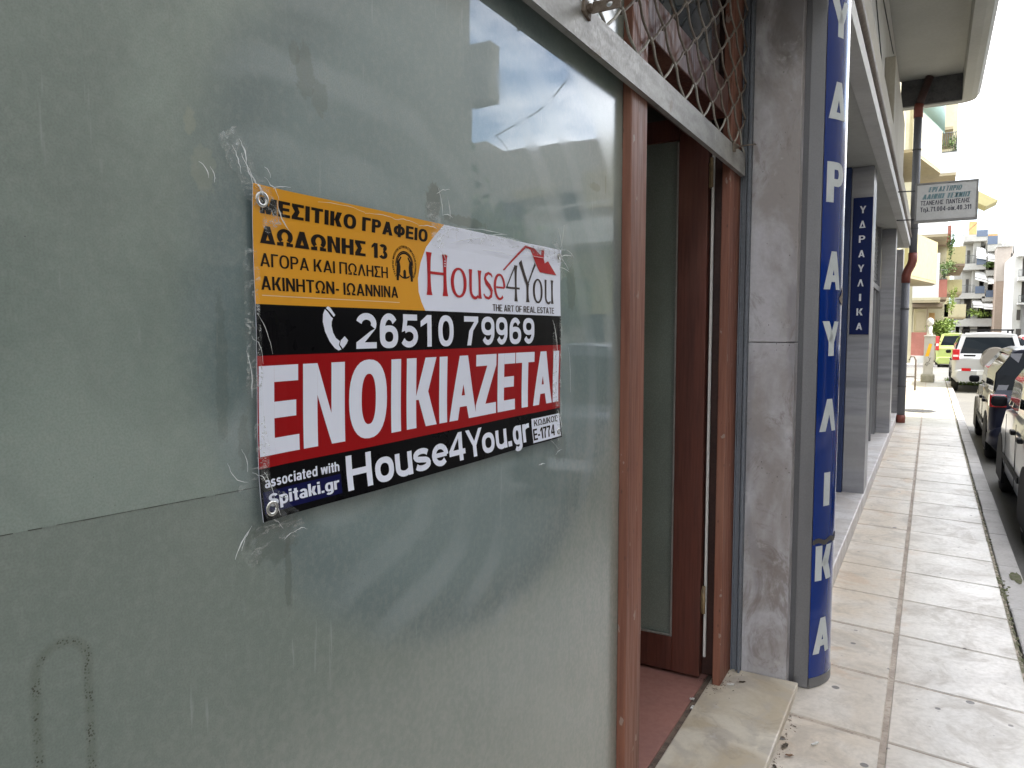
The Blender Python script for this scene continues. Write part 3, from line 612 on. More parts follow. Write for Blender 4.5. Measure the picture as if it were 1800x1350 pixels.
def seam(bm):
    n = 90
    for i in range(n):
        y = -.5 + 1.22 * i / n; y2 = y + 1.22 / n
        if random.random() < .85:
            q = random.uniform(.0002, .0008); quad(bm, (G + .0004, y, seam_z(y) - q), (G + .0004, y2, seam_z(y2) - q), (G + .0004, y2, seam_z(y2) + .0002), (G + .0004, y, seam_z(y) + .0002))
SP('film_seam', M_seam, fn=seam)
SP('bottom_frame', M_wood, (-.83, MX - .004, -2.6, MY0 - .001, .056, .074), bevel=.002)
SP('mullion', M_wood, (-.86, MX, MY0, MY1, .056, 3.02), bevel=.0035)
def putty(bm):
    z = .09
    while z < 2.94:
        d = random.uniform(.02, .07)
        quad(bm, (G + .0006, MY0 - random.uniform(.002, .006), z), (G + .0006, MY0 - .0004, z), (G + .0006, MY0 - .0004, z + d), (G + .0006, MY0 - random.uniform(.002, .006), z + d)); z += d
SP('putty', grime('old_putty', (.12, .10, .085), (.20, .18, .15), .9, 30, 100, 0), fn=putty)
SP('transom', M_wood_dark, (-.83, MX - .006, MY1 + .001, 3.06, 2.435, 2.565), bevel=.004)
SP('transom_glass', M_glass_sky, (-.79, -.782, MY1 + .001, 3.06, 2.566, 3.02))
SP('door_jamb', M_wood, (-.771, MX - .002, 3.10, 3.29, .056, 3.02), bevel=.003)
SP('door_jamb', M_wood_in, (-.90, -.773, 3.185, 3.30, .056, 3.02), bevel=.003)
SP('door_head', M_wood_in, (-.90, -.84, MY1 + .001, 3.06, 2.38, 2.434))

# ---- wooden door, standing open into the shop
D = thing('wooden_door', 'dark red wooden door with frosted glass panel, standing open into the shop', 'door', (-.833, 3.14, .058), R(0))
def DP(name, m, *bs, bevel=.002): return boxes(name, m, D, *bs, bevel=bevel)
# local: x negative into the shop
DP('stile', M_wood_dark, (-.125, 0, -.022, .022, .012, 2.42)); DP('stile', M_wood_dark, (-.82, -.70, -.022, .022, .012, 2.42))
DP('rail', M_wood_dark, (-.699, -.126, -.022, .022, .012, .165)); DP('rail', M_wood_dark, (-.699, -.126, -.022, .022, 2.33, 2.42))
DP('glass_bead', grime('grey_bead', (.25, .24, .22), (.2, .19, .17), .7, 9, 60, 0), (-.699, -.126, -.0215, -.012, .166, .174), (-.134, -.126, -.0215, -.012, .175, 2.32))
DP('glass', M_glass_door, (-.699, -.1265, -.004, .004, .166, 2.329), bevel=0)
def hinge(bm):
    for z in (.30, 2.12):
        tube(bm, [(.014, -.022, z), (.014, -.022, z + .12)], .008, 8); box(bm, .0015, .006, -.016, .016, z, z + .10)
part('hinge', grime('brass_hinge', (.28, .20, .10), (.16, .11, .06), .5, 30, 90, 0), D, hinge)
boxes('weather_strip', M_whitetrim, D, (.012, .022, -.006, .004, .10, 2.36))

# ---- guide rail of the roller grille and the grille itself
GX = -.722
RG = thing('roller_grille', 'half raised steel roller grille of woven wire above the shop door', 'grille', (GX, 1.5, 2.2))
def RP(name, m, fn, smooth=False, parent=None):
    o = part(name, m, parent or RG, fn, smooth)
    if parent is None: o.matrix_parent_inverse = Matrix.Translation((-GX, -1.5, -2.2))
    return o
def gr(bm):
    box(bm, -.752, -.744, 3.262, 3.301, .06, 3.02); box(bm, -.700, -.692, 3.262, 3.301, .06, 3.02); box(bm, -.752, -.692, 3.292, 3.3015, .06, 3.02)
    box(bm, -.735, -.731, 3.276, 3.293, .06, 3.02); box(bm, -.7145, -.7105, 3.276, 3.293, .06, 3.02)
tag(part('guide_rail', M_alu_rail, None, gr), 'grey steel guide rail between the door jamb and the marble pillar', 'rail')
def bar(bm):
    # slim steel channel: front face, top and bottom lips
    for y0, y1 in ((-2.6, 3.268),):
        box(bm, -.718, -.715, y0, y1, 2.238, 2.326); box(bm, -.7335, -.718, y0, y1, 2.238, 2.2415); box(bm, -.7335, -.718, y0, y1, 2.3225, 2.326)
    for v in bm.verts: v.co.x += .0008 * math.sin(v.co.y * 3)
bb = RP('bottom_bar', M_galv, bar)
def tab(y, tilt):
    def f(bm):
        # flat steel tongue standing out of the bar, with a round hole
        n = 20; L0, L1, z0, z1 = .016, .085, -.014, .014; cx, r = .058, .0075
        ring_ = [(cx + r * math.cos(2 * math.pi * i / n), r * math.sin(2 * math.pi * i / n)) for i in range(n)]
        for side in (0, 1):
            pass
        rot = Matrix.Translation((-.715, y, 2.315)) @ Matrix.Rotation(R(tilt), 4, 'X')
        tris = tessellate_polygon([[Vector((L0, z0, 0)), Vector((L1, z0, 0)), Vector((L1, z1, 0)), Vector((L0, z1, 0))], [Vector((a, b, 0)) for a, b in ring_]])
        pts = [(L0, z0), (L1, z0), (L1, z1), (L0, z1)] + ring_
        th = .0035
        A = [bm.verts.new(rot @ Vector((p[0], p[1], -th / 2))) for p in pts]; C = [bm.verts.new(rot @ Vector((p[0], p[1], th / 2))) for p in pts]
        for t_ in tris: bm.faces.new([A[i] for i in t_]); bm.faces.new([C[i] for i in t_][::-1])
        for k in range(4): bm.faces.new((A[k], A[(k + 1) % 4], C[(k + 1) % 4], C[k]))
        for k in range(n): i, j = 4 + k, 4 + (k + 1) % n; bm.faces.new((A[i], A[j], C[j], C[i]))
        bmesh.ops.recalc_face_normals(bm, faces=bm.faces[:])
        vs0 = len(bm.verts)
        b2 = bmesh.new(); box(b2, -.002, .006, -.018, .018, -.02, .022, bevel=.002); box(b2, .006, .018, -.007, .007, -.010, .010, bevel=.002)
        for v in b2.verts: v.co = rot @ v.co
        tmp = bpy.data.meshes.new('tmp'); b2.to_mesh(tmp); b2.free(); bm.from_mesh(tmp); bpy.data.meshes.remove(tmp)
    return f
for y, tl_ in ((1.60, 78), (3.05, 8), (.15, 80)): part('lock_tab', M_rust, RG, tab(y, tl_)).matrix_parent_inverse = Matrix.Translation((-GX, -1.5, -2.2))
def wires(first):
    def f(bm):
        P_, Hh = .2215, .148          # diamond width and height
        rows = [0] if first else range(1, 9)
        for r_ in rows:
            z0 = 2.3235 + r_ * Hh / 2
            off = (r_ % 2) * P_ / 2 + .052
            pts = []; n = int((3.29 + 1.2) / (P_ / 2)) + 1
            y = -1.2 + off
            k = 0
            while y < 3.262:
                zz = z0 + (Hh / 2 + .010 if k % 2 else -.002)
                y2 = y + P_ / 2; z2 = z0 + (Hh / 2 + .010 if (k + 1) % 2 else -.002)
                for q in range(10):
                    u = q / 10; s_ = u
                    cr = math.sin(u * 2 * math.pi * 1.5) * .0020
                    yy = y + (y2 - y) * u + cr * .6; 
                    if yy > 3.276: break
                    pts.append((GX + .0022 * math.cos(u * 2 * math.pi) * (1 if k % 2 else -1), yy, zz + (z2 - zz) * s_ + cr * .5))
                y = y2; k += 1
            tube(bm, pts, .0040, 7)
    return f
RP('wire_mesh', M_wire, wires(False), True); RP('wire_hem', M_wire2, wires(True), True)

# ================================================================== BLUE LIGHT BOX SIGN (tall, rounded)
LS = thing('lightbox_sign', 'tall rounded blue light box sign with big pale letters in grey metal frame', 'sign', (-.45, 3.6, 0))
def LP(name, m, fn, smooth=False):
    o = part(name, m, LS, fn, smooth); o.matrix_parent_inverse = Matrix.Translation((.45, -3.6, 0)); return o
SAG, CHD, SX, SY = .069, .34, -.421, 3.388
SR = (CHD ** 2 / 4 + SAG ** 2) / (2 * SAG); SA = math.asin(CHD / 2 / SR)
def curve_pt(a, off=0.):      # a from -90 (camera side) to +90, shallow bow front
    th = SA * a / 90; return Vector((SX - SR * math.cos(SA) + (SR + off) * math.cos(th), SY + CHD / 2 + (SR + off) * math.sin(th), 0))
def acr(bm):
    n = 40; zs = [.045, .640, 4.4]
    for za, zb, o_ in ((.045, .655, 0), (.660, 3.012, .0015)):
        rings = [[bm.verts.new(curve_pt(-90 + 180 * i / n, o_) + Vector((0, 0, z))) for i in range(n + 1)] for z in (za, zb)]
        for i in range(n): f = bm.faces.new((rings[0][i], rings[0][i + 1], rings[1][i + 1], rings[1][i])); f.smooth = True
LP('acrylic_face', M_blue, acr)
def cap(bm):
    n = 40; pts = [curve_pt(-90 + 180 * i / n, .003) for i in range(n + 1)]
    prism(bm, [(p.x, p.y) for p in pts], .004, .048)
LP('bottom_cap', M_alu, cap)
def frame(bm):
    box(bm, -.546, -.4225, 3.3865, 3.3945, .004, 3.012); box(bm, -.5005, -.4235, 3.395, 3.727, .004, 3.012)
    box(bm, -.480, -.4225, 3.3835, 3.3860, .004, 3.012, bevel=.0008); box(bm, -.546, -.538, 3.380, 3.388, .02, 3.012)
LP('metal_frame', M_alu, frame)
LP('frame_edge', grime('dark_aluminium', (.10, .10, .105), (.07, .07, .075), .5, 4, 200, .0002, (1, 1, .1)), lambda bm: (box(bm, -.5458, -.481, 3.3838, 3.3862, .006, 3.012), box(bm, -.5505, -.5465, 3.376, 3.395, .02, 3.012)))
LP('joint_tape', Mat('joint_tape', (.06, .055, .05), .6).mat, lambda bm: (lambda n: [bm.faces.new([bm.verts.new(curve_pt(-90 + 180 * (i + d) / n, .0035) + Vector((0, 0, z + .006 * math.sin(i * .9) + .004 * i / n))) for d, z in ((0, .648), (1, .648), (1, .670), (0, .670))]) for i in range(n)])(30))
def big_letters():
    word = 'ΥΔΡΑΥΛΙΚΑ'
    spans = [(2.807, 2.956), (2.471, 2.625), (2.125, 2.294), (1.758, 1.920), (1.473, 1.622), (1.145, 1.286), (.816, .964), (.485, .641), (.153, .314)]
    # arc length table
    tbl = []; L = 0; prev = curve_pt(-90)
    for i in range(0, 1801):
        a = -90 + i * .1; p = curve_pt(a, .0022); L += (p - prev).length; tbl.append((L, p)); prev = p
    def on(sv):
        lo, hi = 0, len(tbl) - 1
        while lo < hi:
            mid = (lo + hi) // 2
            if tbl[mid][0] < sv: lo = mid + 1
            else: hi = mid
        return tbl[lo][1]
    return word, spans, on
word, spans, on = big_letters()
for ch, (z0, z1) in zip(word, spans):
    gl, tot = layout(ch, .235, .185, 1.0)
    hz = z1 - z0; wd = (.120 if ch != 'Ι' else .045); mid = .080
    b2 = bmesh.new()
    for cs, k in gl: put_poly(b2, cs, lambda p, k=k: Vector(((p[0] / tot - .5) * wd + mid, p[1] * hz + z0, k * 4e-5)))
    for q in range(1, 30):
        bmesh.ops.bisect_plane(b2, geom=b2.verts[:] + b2.edges[:] + b2.faces[:], plane_co=(q * .01, 0, 0), plane_no=(1, 0, 0))
    for v in b2.verts:
        p = on(v.co.x); v.co = Vector((p.x + v.co.z, p.y - v.co.z, v.co.y))
    o = mesh_obj('letter', b2, M_letter, LS); o.matrix_parent_inverse = Matrix.Translation((.45, -3.6, 0))
def hole(bm):
    pts = [(.0, .0), (.03, .02), (.05, .055), (.075, .03), (.09, -.005), (.06, -.03), (.03, -.02)]
    vs = []
    for a, b in pts:
        p = curve_pt(-30 + a * 500, .004); vs.append(bm.verts.new((p.x, p.y, 1.72 + b)))
    bm.faces.new(vs)
LP('peeled_patch', M_rust, hole)

# flat blue sign on the first column
FS = thing('column_sign', 'small flat blue sign with column of white letters on the first grey column', 'sign', (-.56, 7.23, 1.55))
o = boxes('panel', M_blue_panel, FS, (-.082, .075, -.008, .009, 0, 1.20), bevel=.002)
for i, ch in enumerate('ΥΔΡΑΥΛΙΚΑ'):
    def fl(bm):
        zt = 1.125 - i * .1278; wd = .050 if ch != 'Ι' else .017
        gl, tot = layout(ch, .185, .16)
        for cs, k in gl: put_poly(bm, cs, lambda p, k=k: Vector(((p[0] / tot - .5) * wd - .003, -.0095 - k * 1e-4, zt - .062 + p[1] * .062)))
    part('letter', M_letter_w, FS, fl)

# hanging white sign over the pavement
HS = thing('hanging_sign', 'white framed sign with green and black lettering hanging over the pavement', 'sign', (.08, 9.0, 2.925))
M_hang = grime('old_white_sign', (.56, .56, .54), (.48, .48, .46), .55, 4, 60, 0)
boxes('panel', M_hang, HS, (-.265, .265, -.045, .045, -.182, .182), bevel=.003)
boxes('frame', grime('sign_frame', (.24, .235, .22), (.18, .175, .165), .5, 6, 60, 0), HS, (-.283, .283, -.05, .05, .182, .201), (-.283, .283, -.05, .05, -.201, -.182), (-.283, -.265, -.05, .05, -.181, .181), (.265, .283, -.05, .05, -.181, .181), bevel=.002)
def hp(z, hh, x0, x1, sl_=0.): return lambda u, v, k: Vector((x0 + (x1 - x0) * u + v * hh * sl_, -.0462 - k, z + v * hh))
def scriptline(bm, text, z, hh, x0, x1):
    """slanted swash capitals: hairline and thick strokes"""
    put_text(bm, text, hp(z, hh, x0, x1, .25), .22, .07, .75, .10, 0, 2e-4)
    put_text(bm, text, hp(z + .002, hh * .96, x0 - .006, x1 - .006, .25), .06, .05, .75, .24, 0, 2e-4)
part('green_lettering', Mat('faded_green_paint', (.16, .27, .29), .6).mat, HS, lambda bm: (scriptline(bm, 'ΕΡΓΑΣΤΗΡΙΟ', .102, .052, -.16, .13), scriptline(bm, 'ΛΑΪΚΗΣ ΤΕΧΝΗΣ'.replace('Ϊ', 'Ι').replace('Χ', 'X'), .030, .052, -.215, .21)))
part('black_lettering', Mat('black_sign_paint', (.03, .03, .05), .6).mat, HS, lambda bm: (put_text(bm, 'ΤΣΑΝΕΛΗΣ  ΠΑΝΤΕΛΗΣ', hp(-.030, .046, -.23, .21), .17, .15, .95, .09, 0, 2e-4), put_text(bm, 'Τηλ.71.004-οικ.40.311', hp(-.098, .048, -.232, .225), .16, .13, .8, .09, 0, 2e-4)))
for zb_ in (.135, -.165): part('bracket', M_iron, HS, lambda bm: tube(bm, [(-.285, 0, zb_), (-.45, .0, zb_ + .005)], .007, 6))

# ================================================================== RENTAL BANNER
NY, NZ = 34, 22; Y0b, Y1b, Z0b, Z1b = .7550, 1.7800, 1.2955, 1.7935
ybr = [Y0b + (Y1b - Y0b) * i / NY for i in range(NY + 1)]; zbr = [Z0b + (Z1b - Z0b) * i / NZ for i in range(NZ + 1)]
def lerp_tab(tab, brk, v):
    v = max(brk[0], min(brk[-1], v)); q = (v - brk[0]) / (brk[1] - brk[0]); i = min(int(q), len(brk) - 2); f = q - i
    return tab[i] * (1 - f) + tab[i + 1] * f
ta = [.0018 * math.sin(y * 7.0) + .0010 * math.sin(y * 19 + 1) for y in ybr]
tb = []
for z in zbr:
    q = (z - Z0b) / (Z1b - Z0b); tb.append(.0012 * math.sin(z * 21) + .0045 * max(0, 1 - q / .13) ** 1.6 + .0015 * max(0, (q - .9) / .1))
for i in range(3): ta[i] += (.0 + .0012 * (2 - i))
XB = G + .0060
def bpos(y, z, off=0.): return Vector((XB + lerp_tab(ta, ybr, y) + lerp_tab(tb, zbr, z) + off, y, z))
def edge_fix(z):       # top edge of the photo's sheet sags very little between the eyelets
    return z
BN = thing('rental_banner', 'yellow, white, black and red vinyl rental banner taped to the frosted shop window', 'banner', (G, .66, 1.33))
def NP(name, m, fn, thick=False):
    bm = bmesh.new(); fn(bm)
    for v in bm.verts: pass
    for y in ybr[1:-1]: bmesh.ops.bisect_plane(bm, geom=bm.verts[:] + bm.edges[:] + bm.faces[:], plane_co=(0, y, 0), plane_no=(0, 1, 0))
    for z in zbr[1:-1]: bmesh.ops.bisect_plane(bm, geom=bm.verts[:] + bm.edges[:] + bm.faces[:], plane_co=(0, 0, z), plane_no=(0, 0, 1))
    for v in bm.verts: v.co = real(bpos(v.co.y, v.co.z, v.co.x))
    o = mesh_obj(name, bm, m, BN); o.matrix_parent_inverse = Matrix.Translation((-G, -.66, -1.33)); return o
def flat(bm, cs, off, mi=0): put_poly(bm, cs, lambda p: Vector((off, p[0], p[1])), mi)
def rectc(y0, y1, z0, z1): return [[(y0, z0), (y1, z0), (y1, z1), (y0, z1)]]
E1, E2, E3 = .0003, .0006, .0009
zOB, zBR, zRB = 1.6198, 1.5435, 1.3745
NP('sheet', V_wh, lambda bm: extr(bm, [Vector((-.0006, Y0b, Z0b)), Vector((-.0006, Y1b, Z0b)), Vector((-.0006, Y1b, Z1b)), Vector((-.0006, Y0b, Z1b))], (.0006, 0, 0)))
arcl = [(1.236, Z1b), (1.205, 1.768), (1.1781, 1.7431), (1.160, 1.712), (1.1505, 1.6815), (1.1515, 1.655), (1.160, 1.636), (1.1713, zOB)]
NP('orange_field', V_or, lambda bm: flat(bm, [[(Y0b, zOB), (Y0b, Z1b)] + arcl], E1))
NP('black_field', V_bk, lambda bm: (flat(bm, rectc(Y0b, Y1b, zBR, zOB), E1), flat(bm, rectc(Y0b, Y1b, Z0b, zRB), E1)))
NP('red_field', V_rd, lambda bm: flat(bm, rectc(Y0b, Y1b, zRB, zBR), E1))
def T(bm, text, y0, y1, z0, hh, s=.2, h=.16, W=1., gap=.07, off=E2, z1=None):
    z1 = z0 if z1 is None else z1
    put_text(bm, text, lambda u, v, k: Vector((off + k, y0 + (y1 - y0) * u, z0 + (z1 - z0) * u + v * hh)), s, h, W, gap)
def TL(bm, letters, z0, hh, s, h, W=1., off=E2):
    for ch, y0, y1 in letters:
        gl, tot = layout(ch, s * (.62 / max(.2, (y1 - y0) / hh)) if ch not in 'Ι.' else 1., h, W)
        for cs, k in gl: put_poly(bm, cs, lambda p, k=k: Vector((off + k * 4e-5, y0 + (y1 - y0) * p[0] / tot, z0 + p[1] * hh)))
NP('orange_field_lettering', V_ink, lambda bm: (T(bm, 'ΜΕΣΙΤΙΚΟ ΓΡΑΦΕΙΟ', .769, 1.182, 1.7530, .0235, .26, .19, 1.08, .09), T(bm, 'ΔΩΔΩΝΗΣ 13', .768, 1.058, 1.7095, .026, .26, .19, 1.08, .09),
    T(bm, 'ΑΓΟΡΑ ΚΑΙ ΠΩΛΗΣΗ', .767, 1.058, 1.6755, .0198, .155, .125, .95, .09), T(bm, 'ΑΚΙΝΗΤΩΝ- ΙΩΑΝΝΙΝΑ', .767, 1.086, 1.6410, .0205, .175, .14, .95, .09)))
NP('pale_rule', V_tan, lambda bm: flat(bm, rectc(.768, 1.090, 1.6322, 1.6335), E2))
# phone number: each digit on its own measured span
digits = [('2', .9696, 1.0220), ('6', 1.0306, 1.0832), ('5', 1.0926, 1.1456), ('1', 1.1544, 1.1910), ('0', 1.2139, 1.2678), ('7', 1.3073, 1.3639), ('9', 1.3769, 1.4352), ('9', 1.4427, 1.4974), ('6', 1.5073, 1.5636), ('9', 1.5730, 1.6289)]
big = [('Ε', .7575, .8399), ('Ν', .8488, .9418), ('Ο', .9522, 1.0511), ('Ι', 1.0631, 1.0921), ('Κ', 1.1099, 1.2090), ('Ι', 1.2184, 1.2460), ('Α', 1.2540, 1.3589), ('Ζ', 1.3560, 1.4460), ('Ε', 1.4536, 1.5377), ('Τ', 1.5398, 1.6317), ('Α', 1.6272, 1.7298), ('Ι', 1.7360, 1.7700)]
def spans(bm, lst, z0, hh, stem, h, off=E2):
    for i, (ch, y0, y1) in enumerate(lst):
        wd = (y1 - y0) / hh; g0, w0 = glyph(ch, .2, h, 1.)
        if ch in 'Ι.': gl = [[[(0, 0), (wd, 0), (wd, 1 if ch == 'Ι' else h * 1.1), (0, 1 if ch == 'Ι' else h * 1.1)]]]; tot = wd
        else:
            _, base = glyph(ch, stem, h, 1.); gl, tot = glyph(ch, stem, h, wd / base)
        for k, cs in enumerate(gl): put_poly(bm, cs, lambda p, k=k: Vector((off + (k % 5) * 4e-5 + (i % 2) * 2e-5, y0 + (y1 - y0) * p[0] / tot, z0 + p[1] * hh)))
for grp in (digits[:5], digits[5:]): NP('phone_number', V_wh, lambda bm: spans(bm, grp, 1.5495, .0620, .235, .185))
NP('main_lettering', V_wh, lambda bm: spans(bm, big, 1.3925, .1357, .228, .185))
web = [('H', .9411, 1.0039), ('o', 1.0124, 1.0650), ('u', 1.0700, 1.1221), ('s', 1.1260, 1.1821), ('e', 1.1877, 1.2444), ('4', 1.2482, 1.3075), ('Y', 1.3116, 1.3790), ('o', 1.3770, 1.4330), ('u', 1.4400, 1.4921), ('.', 1.4970, 1.5150), ('g', 1.5224, 1.5640), ('r', 1.5700, 1.6022)]
NP('web_lettering', V_wh, lambda bm: spans(bm, web, 1.3068, .0600, .235, .185))
NP('navy_box', V_nv, lambda bm: flat(bm, [[(.7600, 1.3065), (.9270, 1.3065), (.9270, 1.3390), (.7600, 1.3390)]], .00045))
NP('small_lettering', V_wh, lambda bm: (T(bm, 'associated with', .7640, .9250, 1.3445, .0162, .19, .17, 1., .08, E3), T(bm, 'Spitaki.gr', .7695, .9216, 1.3150, .0195, .20, .17, 1., .07, E3)))
NP('code_box', V_wh, lambda bm: flat(bm, rectc(1.6180, 1.7740, 1.2995, 1.3600), .00045))
NP('code_lettering', V_ink, lambda bm: (T(bm, 'ΚΩΔΙΚΟΣ', 1.629, 1.760, 1.3405, .0155, .16, .14, 1., .08, E3), T(bm, 'Ε-1774', 1.621, 1.738, 1.3055, .0285, .20, .16, 1., .07, E3)))
def handset(bm):
    P_ = lambda x, y: (.8928 + x * .057, 1.5477 + y * .070)
    arm = [P_(.10, .97), P_(.02, .86), P_(.0, .68), P_(.08, .45), P_(.25, .22), P_(.45, .06), P_(.60, .0), P_(.72, .02), P_(.62, .13), P_(.66, .22), P_(.5, .30), P_(.40, .42), P_(.34, .58), P_(.35, .68), P_(.40, .76), P_(.33, .80), P_(.22, .90)]
    flat(bm, [arm], E2); flat(bm, [[P_(.14, 1.0), P_(.28, .92), P_(.44, .80), P_(.50, .84), P_(.30, 1.02), P_(.22, 1.04)]], E2); flat(bm, [[P_(.70, .24), P_(.66, .14), P_(.78, .04), P_(.94, .16), P_(1.0, .24), P_(.86, .34)]], E2)
NP('phone_symbol', V_wh, handset)
# logo: flared roman letters
def vs_poly(pts):      # variable width stroke through (x, y, width)
    L, R_ = [], []
    for i, p in enumerate(pts):
        a = pts[max(i - 1, 0)]; b = pts[min(i + 1, len(pts) - 1)]; tx, ty = b[0] - a[0], b[1] - a[1]; q = math.hypot(tx, ty) or 1
        L.append((p[0] - ty / q * p[2] / 2, p[1] + tx / q * p[2] / 2)); R_.append((p[0] + ty / q * p[2] / 2, p[1] - tx / q * p[2] / 2))
    return [L + R_[::-1]]
def stem(x, y0, y1, wd):
    n = 10; pts = []
    for i in range(n + 1):
        u = i / n; f = 1 + .55 * abs(2 * u - 1) ** 5 - .18 * (1 - abs(2 * u - 1)); pts.append((x, y0 + (y1 - y0) * u, wd * f))
    return vs_poly(pts)
def oring(x0, x1, z0, z1, tw, th): cx_, cz_ = (x0 + x1) / 2, (z0 + z1) / 2; rx_, rz_ = (x1 - x0) / 2, (z1 - z0) / 2; return [sell(cx_, cz_, rx_, rz_, 36, 2.1), sell(cx_, cz_, rx_ - tw, rz_ - th, 36, 2.0)[::-1]]
ZB = 1.6508
def logo_red(bm):
    k = [0]
    def f(c): k[0] = (k[0] + 1) % 6; flat(bm, c, E2 + k[0] * 4e-5)
    f(stem(1.1870, ZB, 1.7345, .0125)); f(stem(1.2415, ZB, 1.7345, .0125)); f([[(1.192, 1.6925), (1.237, 1.6925), (1.237, 1.6978), (1.192, 1.6978)]])
    f(oring(1.2618, 1.3206, ZB - .001, 1.7120, .0112, .0045))
    f(vs_poly([(1.3365, 1.7120, .013), (1.3365, 1.700, .0105), (1.3362, 1.675, .0100)] + [(1.3535 + .0172 * math.cos(R(a)), 1.668 + .0165 * math.sin(R(a)), .0095 - .004 * (a - 180) / 130) for a in range(185, 320, 12)])); f(stem(1.3740, ZB, 1.7120, .0108))
    f(vs_poly([(1.4300, 1.7010, .004), (1.4250, 1.7065, .0058), (1.4130, 1.7090, .0058), (1.4010, 1.7040, .0085), (1.3975, 1.6960, .0105), (1.4030, 1.6880, .0115), (1.4180, 1.6790, .0120), (1.4265, 1.6700, .0115), (1.4240, 1.6590, .0095), (1.4120, 1.6530, .0060), (1.3980, 1.6550, .0058), (1.3900, 1.6620, .004)]))
    f(vs_poly([(1.4480, 1.6800, .0040), (1.4870, 1.6800, .0040)])); f(vs_poly([(1.4640 + .0225 * math.cos(R(a)), 1.6812 + .0278 * math.sin(R(a)), .0045 + .0065 * max(0, math.cos(R(a - 180))) + .0045 * max(0, math.cos(R(a)))) for a in range(-2, 318, 12)]))
NP('logo_name', V_logo, logo_red)
def logo_grey(bm):
    k = [0]
    def f(c): k[0] = (k[0] + 1) % 6; flat(bm, c, E2 + k[0] * 4e-5)
    f(stem(1.5415, ZB, 1.7360, .0105)); f([[(1.4945, 1.6795), (1.5600, 1.6795), (1.5600, 1.6842), (1.4945, 1.6842)]]); f(vs_poly([(1.4985, 1.6835, .0042), (1.5385, 1.7350, .0048)]))
    f(stem(1.5985, ZB, 1.6960, .0115)); f(vs_poly([(1.5985, 1.6920, .0115), (1.5800, 1.7200, .0115), (1.5620, 1.7470, .0145)])); f(vs_poly([(1.5995, 1.6930, .0050), (1.6180, 1.7200, .0055), (1.6370, 1.7470, .0085)]))
    f(oring(1.6254, 1.6760, ZB - .001, 1.7110, .0100, .0042))
    f(vs_poly([(1.6925, 1.7110, .0115), (1.6925, 1.700, .0095), (1.6922, 1.675, .0090)] + [(1.7075 + .0152 * math.cos(R(a)), 1.668 + .0165 * math.sin(R(a)), .0088 - .004 * (a - 180) / 130) for a in range(185, 320, 12)])); f(stem(1.7290, ZB, 1.7115, .0100))
    T(bm, 'THE ART OF REAL ESTATE', 1.4289, 1.7387, 1.6255, .0152, .15, .12, .85, .08)
NP('logo_number', V_gr, logo_grey)
def roof(bm):
    flat(bm, [[(1.4797, 1.7209), (1.4870, 1.7209), (1.5860, 1.7810), (1.6090, 1.7790), (1.6500, 1.7370), (1.6623, 1.7278), (1.7548, 1.7261), (1.7040, 1.7590), (1.6860, 1.7520), (1.6800, 1.7620), (1.6800, 1.7870), (1.6640, 1.7860), (1.6640, 1.7700), (1.6250, 1.7850), (1.5833, 1.7876)]], E3)
NP('roof_emblem', V_logo, roof)
NP('letter_windows', V_wh, lambda bm: [flat(bm, rectc(1.2385 + b * .0032, 1.2405 + b * .0032, 1.7200 - a * .005, 1.7225 - a * .005), E3 + .0002) for a in (0, 1, 2) for b in (0, 1)])
def emblem(bm):
    cy_, cz_ = 1.1085, 1.7035
    q = lambda r0, a0, a1, wd: vs_poly([(cy_ + r0 * math.cos(R(a)), cz_ + r0 * .92 * math.sin(R(a)), wd) for a in range(a0, a1 + 1, 8)])
    flat(bm, q(.0265, -10, 190, .0022), E2); flat(bm, q(.0232, 0, 180, .0030), E2); flat(bm, q(.0265, 232, 308, .0030), E2)
    for s_ in (-1, 1):
        h_ = [(.0250, -.030), (.0255, -.012), (.0225, .004), (.0120, .0150), (.0090, .0135), (.0150, .0050), (.0125, -.004), (.0130, -.013), (.0175, -.022), (.0185, -.030)]
        flat(bm, [[(cy_ + s_ * a, cz_ + b) for a, b in (h_ if s_ > 0 else h_[::-1])]], E2)
    flat(bm, [[(cy_ + a, cz_ - .017 + b) for a, b in arcp(0, .004, .0042, .0042, 0, 180, 8) + [(-.0042, -.006), (.0042, -.006)]]], E2)
    word = 'ΣΥΛΛΟΓΟΣ ΜΕΣΙΤΩΝ ΑΣΤΙΚΩΝ ΣΥΜΒΑΣΕΩΝ ΙΩΑΝΝΙΝΩΝ'.replace('Β', 'Ρ')
    gl, tot = layout(word, .2, .16, .9, .14)
    for cs, k in gl:
        def f(p):
            a = R(222 - 264 * p[0]); r = .0325 + p[1] * .0050; return Vector((E2 + k * 3e-5, cy_ + r * math.cos(a), cz_ + r * .95 * math.sin(a)))
        put_poly(bm, [[(x / tot, y) for x, y in c] for c in cs], f)
NP('seal_emblem', V_ink, emblem)
for (y, z, r) in ((.7722, 1.7730, .0122), (1.7640, 1.7765, .0085), (1.7600, 1.3125, .0085), (.7745, 1.3125, .0122)):
    def eye(bm, y=y, z=z, r=r):
        p0 = real(bpos(y, z, .0014)); r *= KG; n = 28; prof = [(r, 0), (r * .93, .0012), (r * .78, .0018), (r * .62, .0014), (r * .52, .0002), (r * .50, -.0012)]
        rings = [[bm.verts.new(p0 + Vector((d, rr * math.cos(2 * math.pi * i / n), rr * math.sin(2 * math.pi * i / n)))) for i in range(n)] for rr, d in prof]
        for a, b in zip(rings, rings[1:]):
            for i in range(n): f = bm.faces.new((a[i], a[(i + 1) % n], b[(i + 1) % n], b[i])); f.smooth = True
    o = part('eyelet', M_eye, BN, eye); o.matrix_parent_inverse = Matrix.Translation((-G, -.66, -1.33))
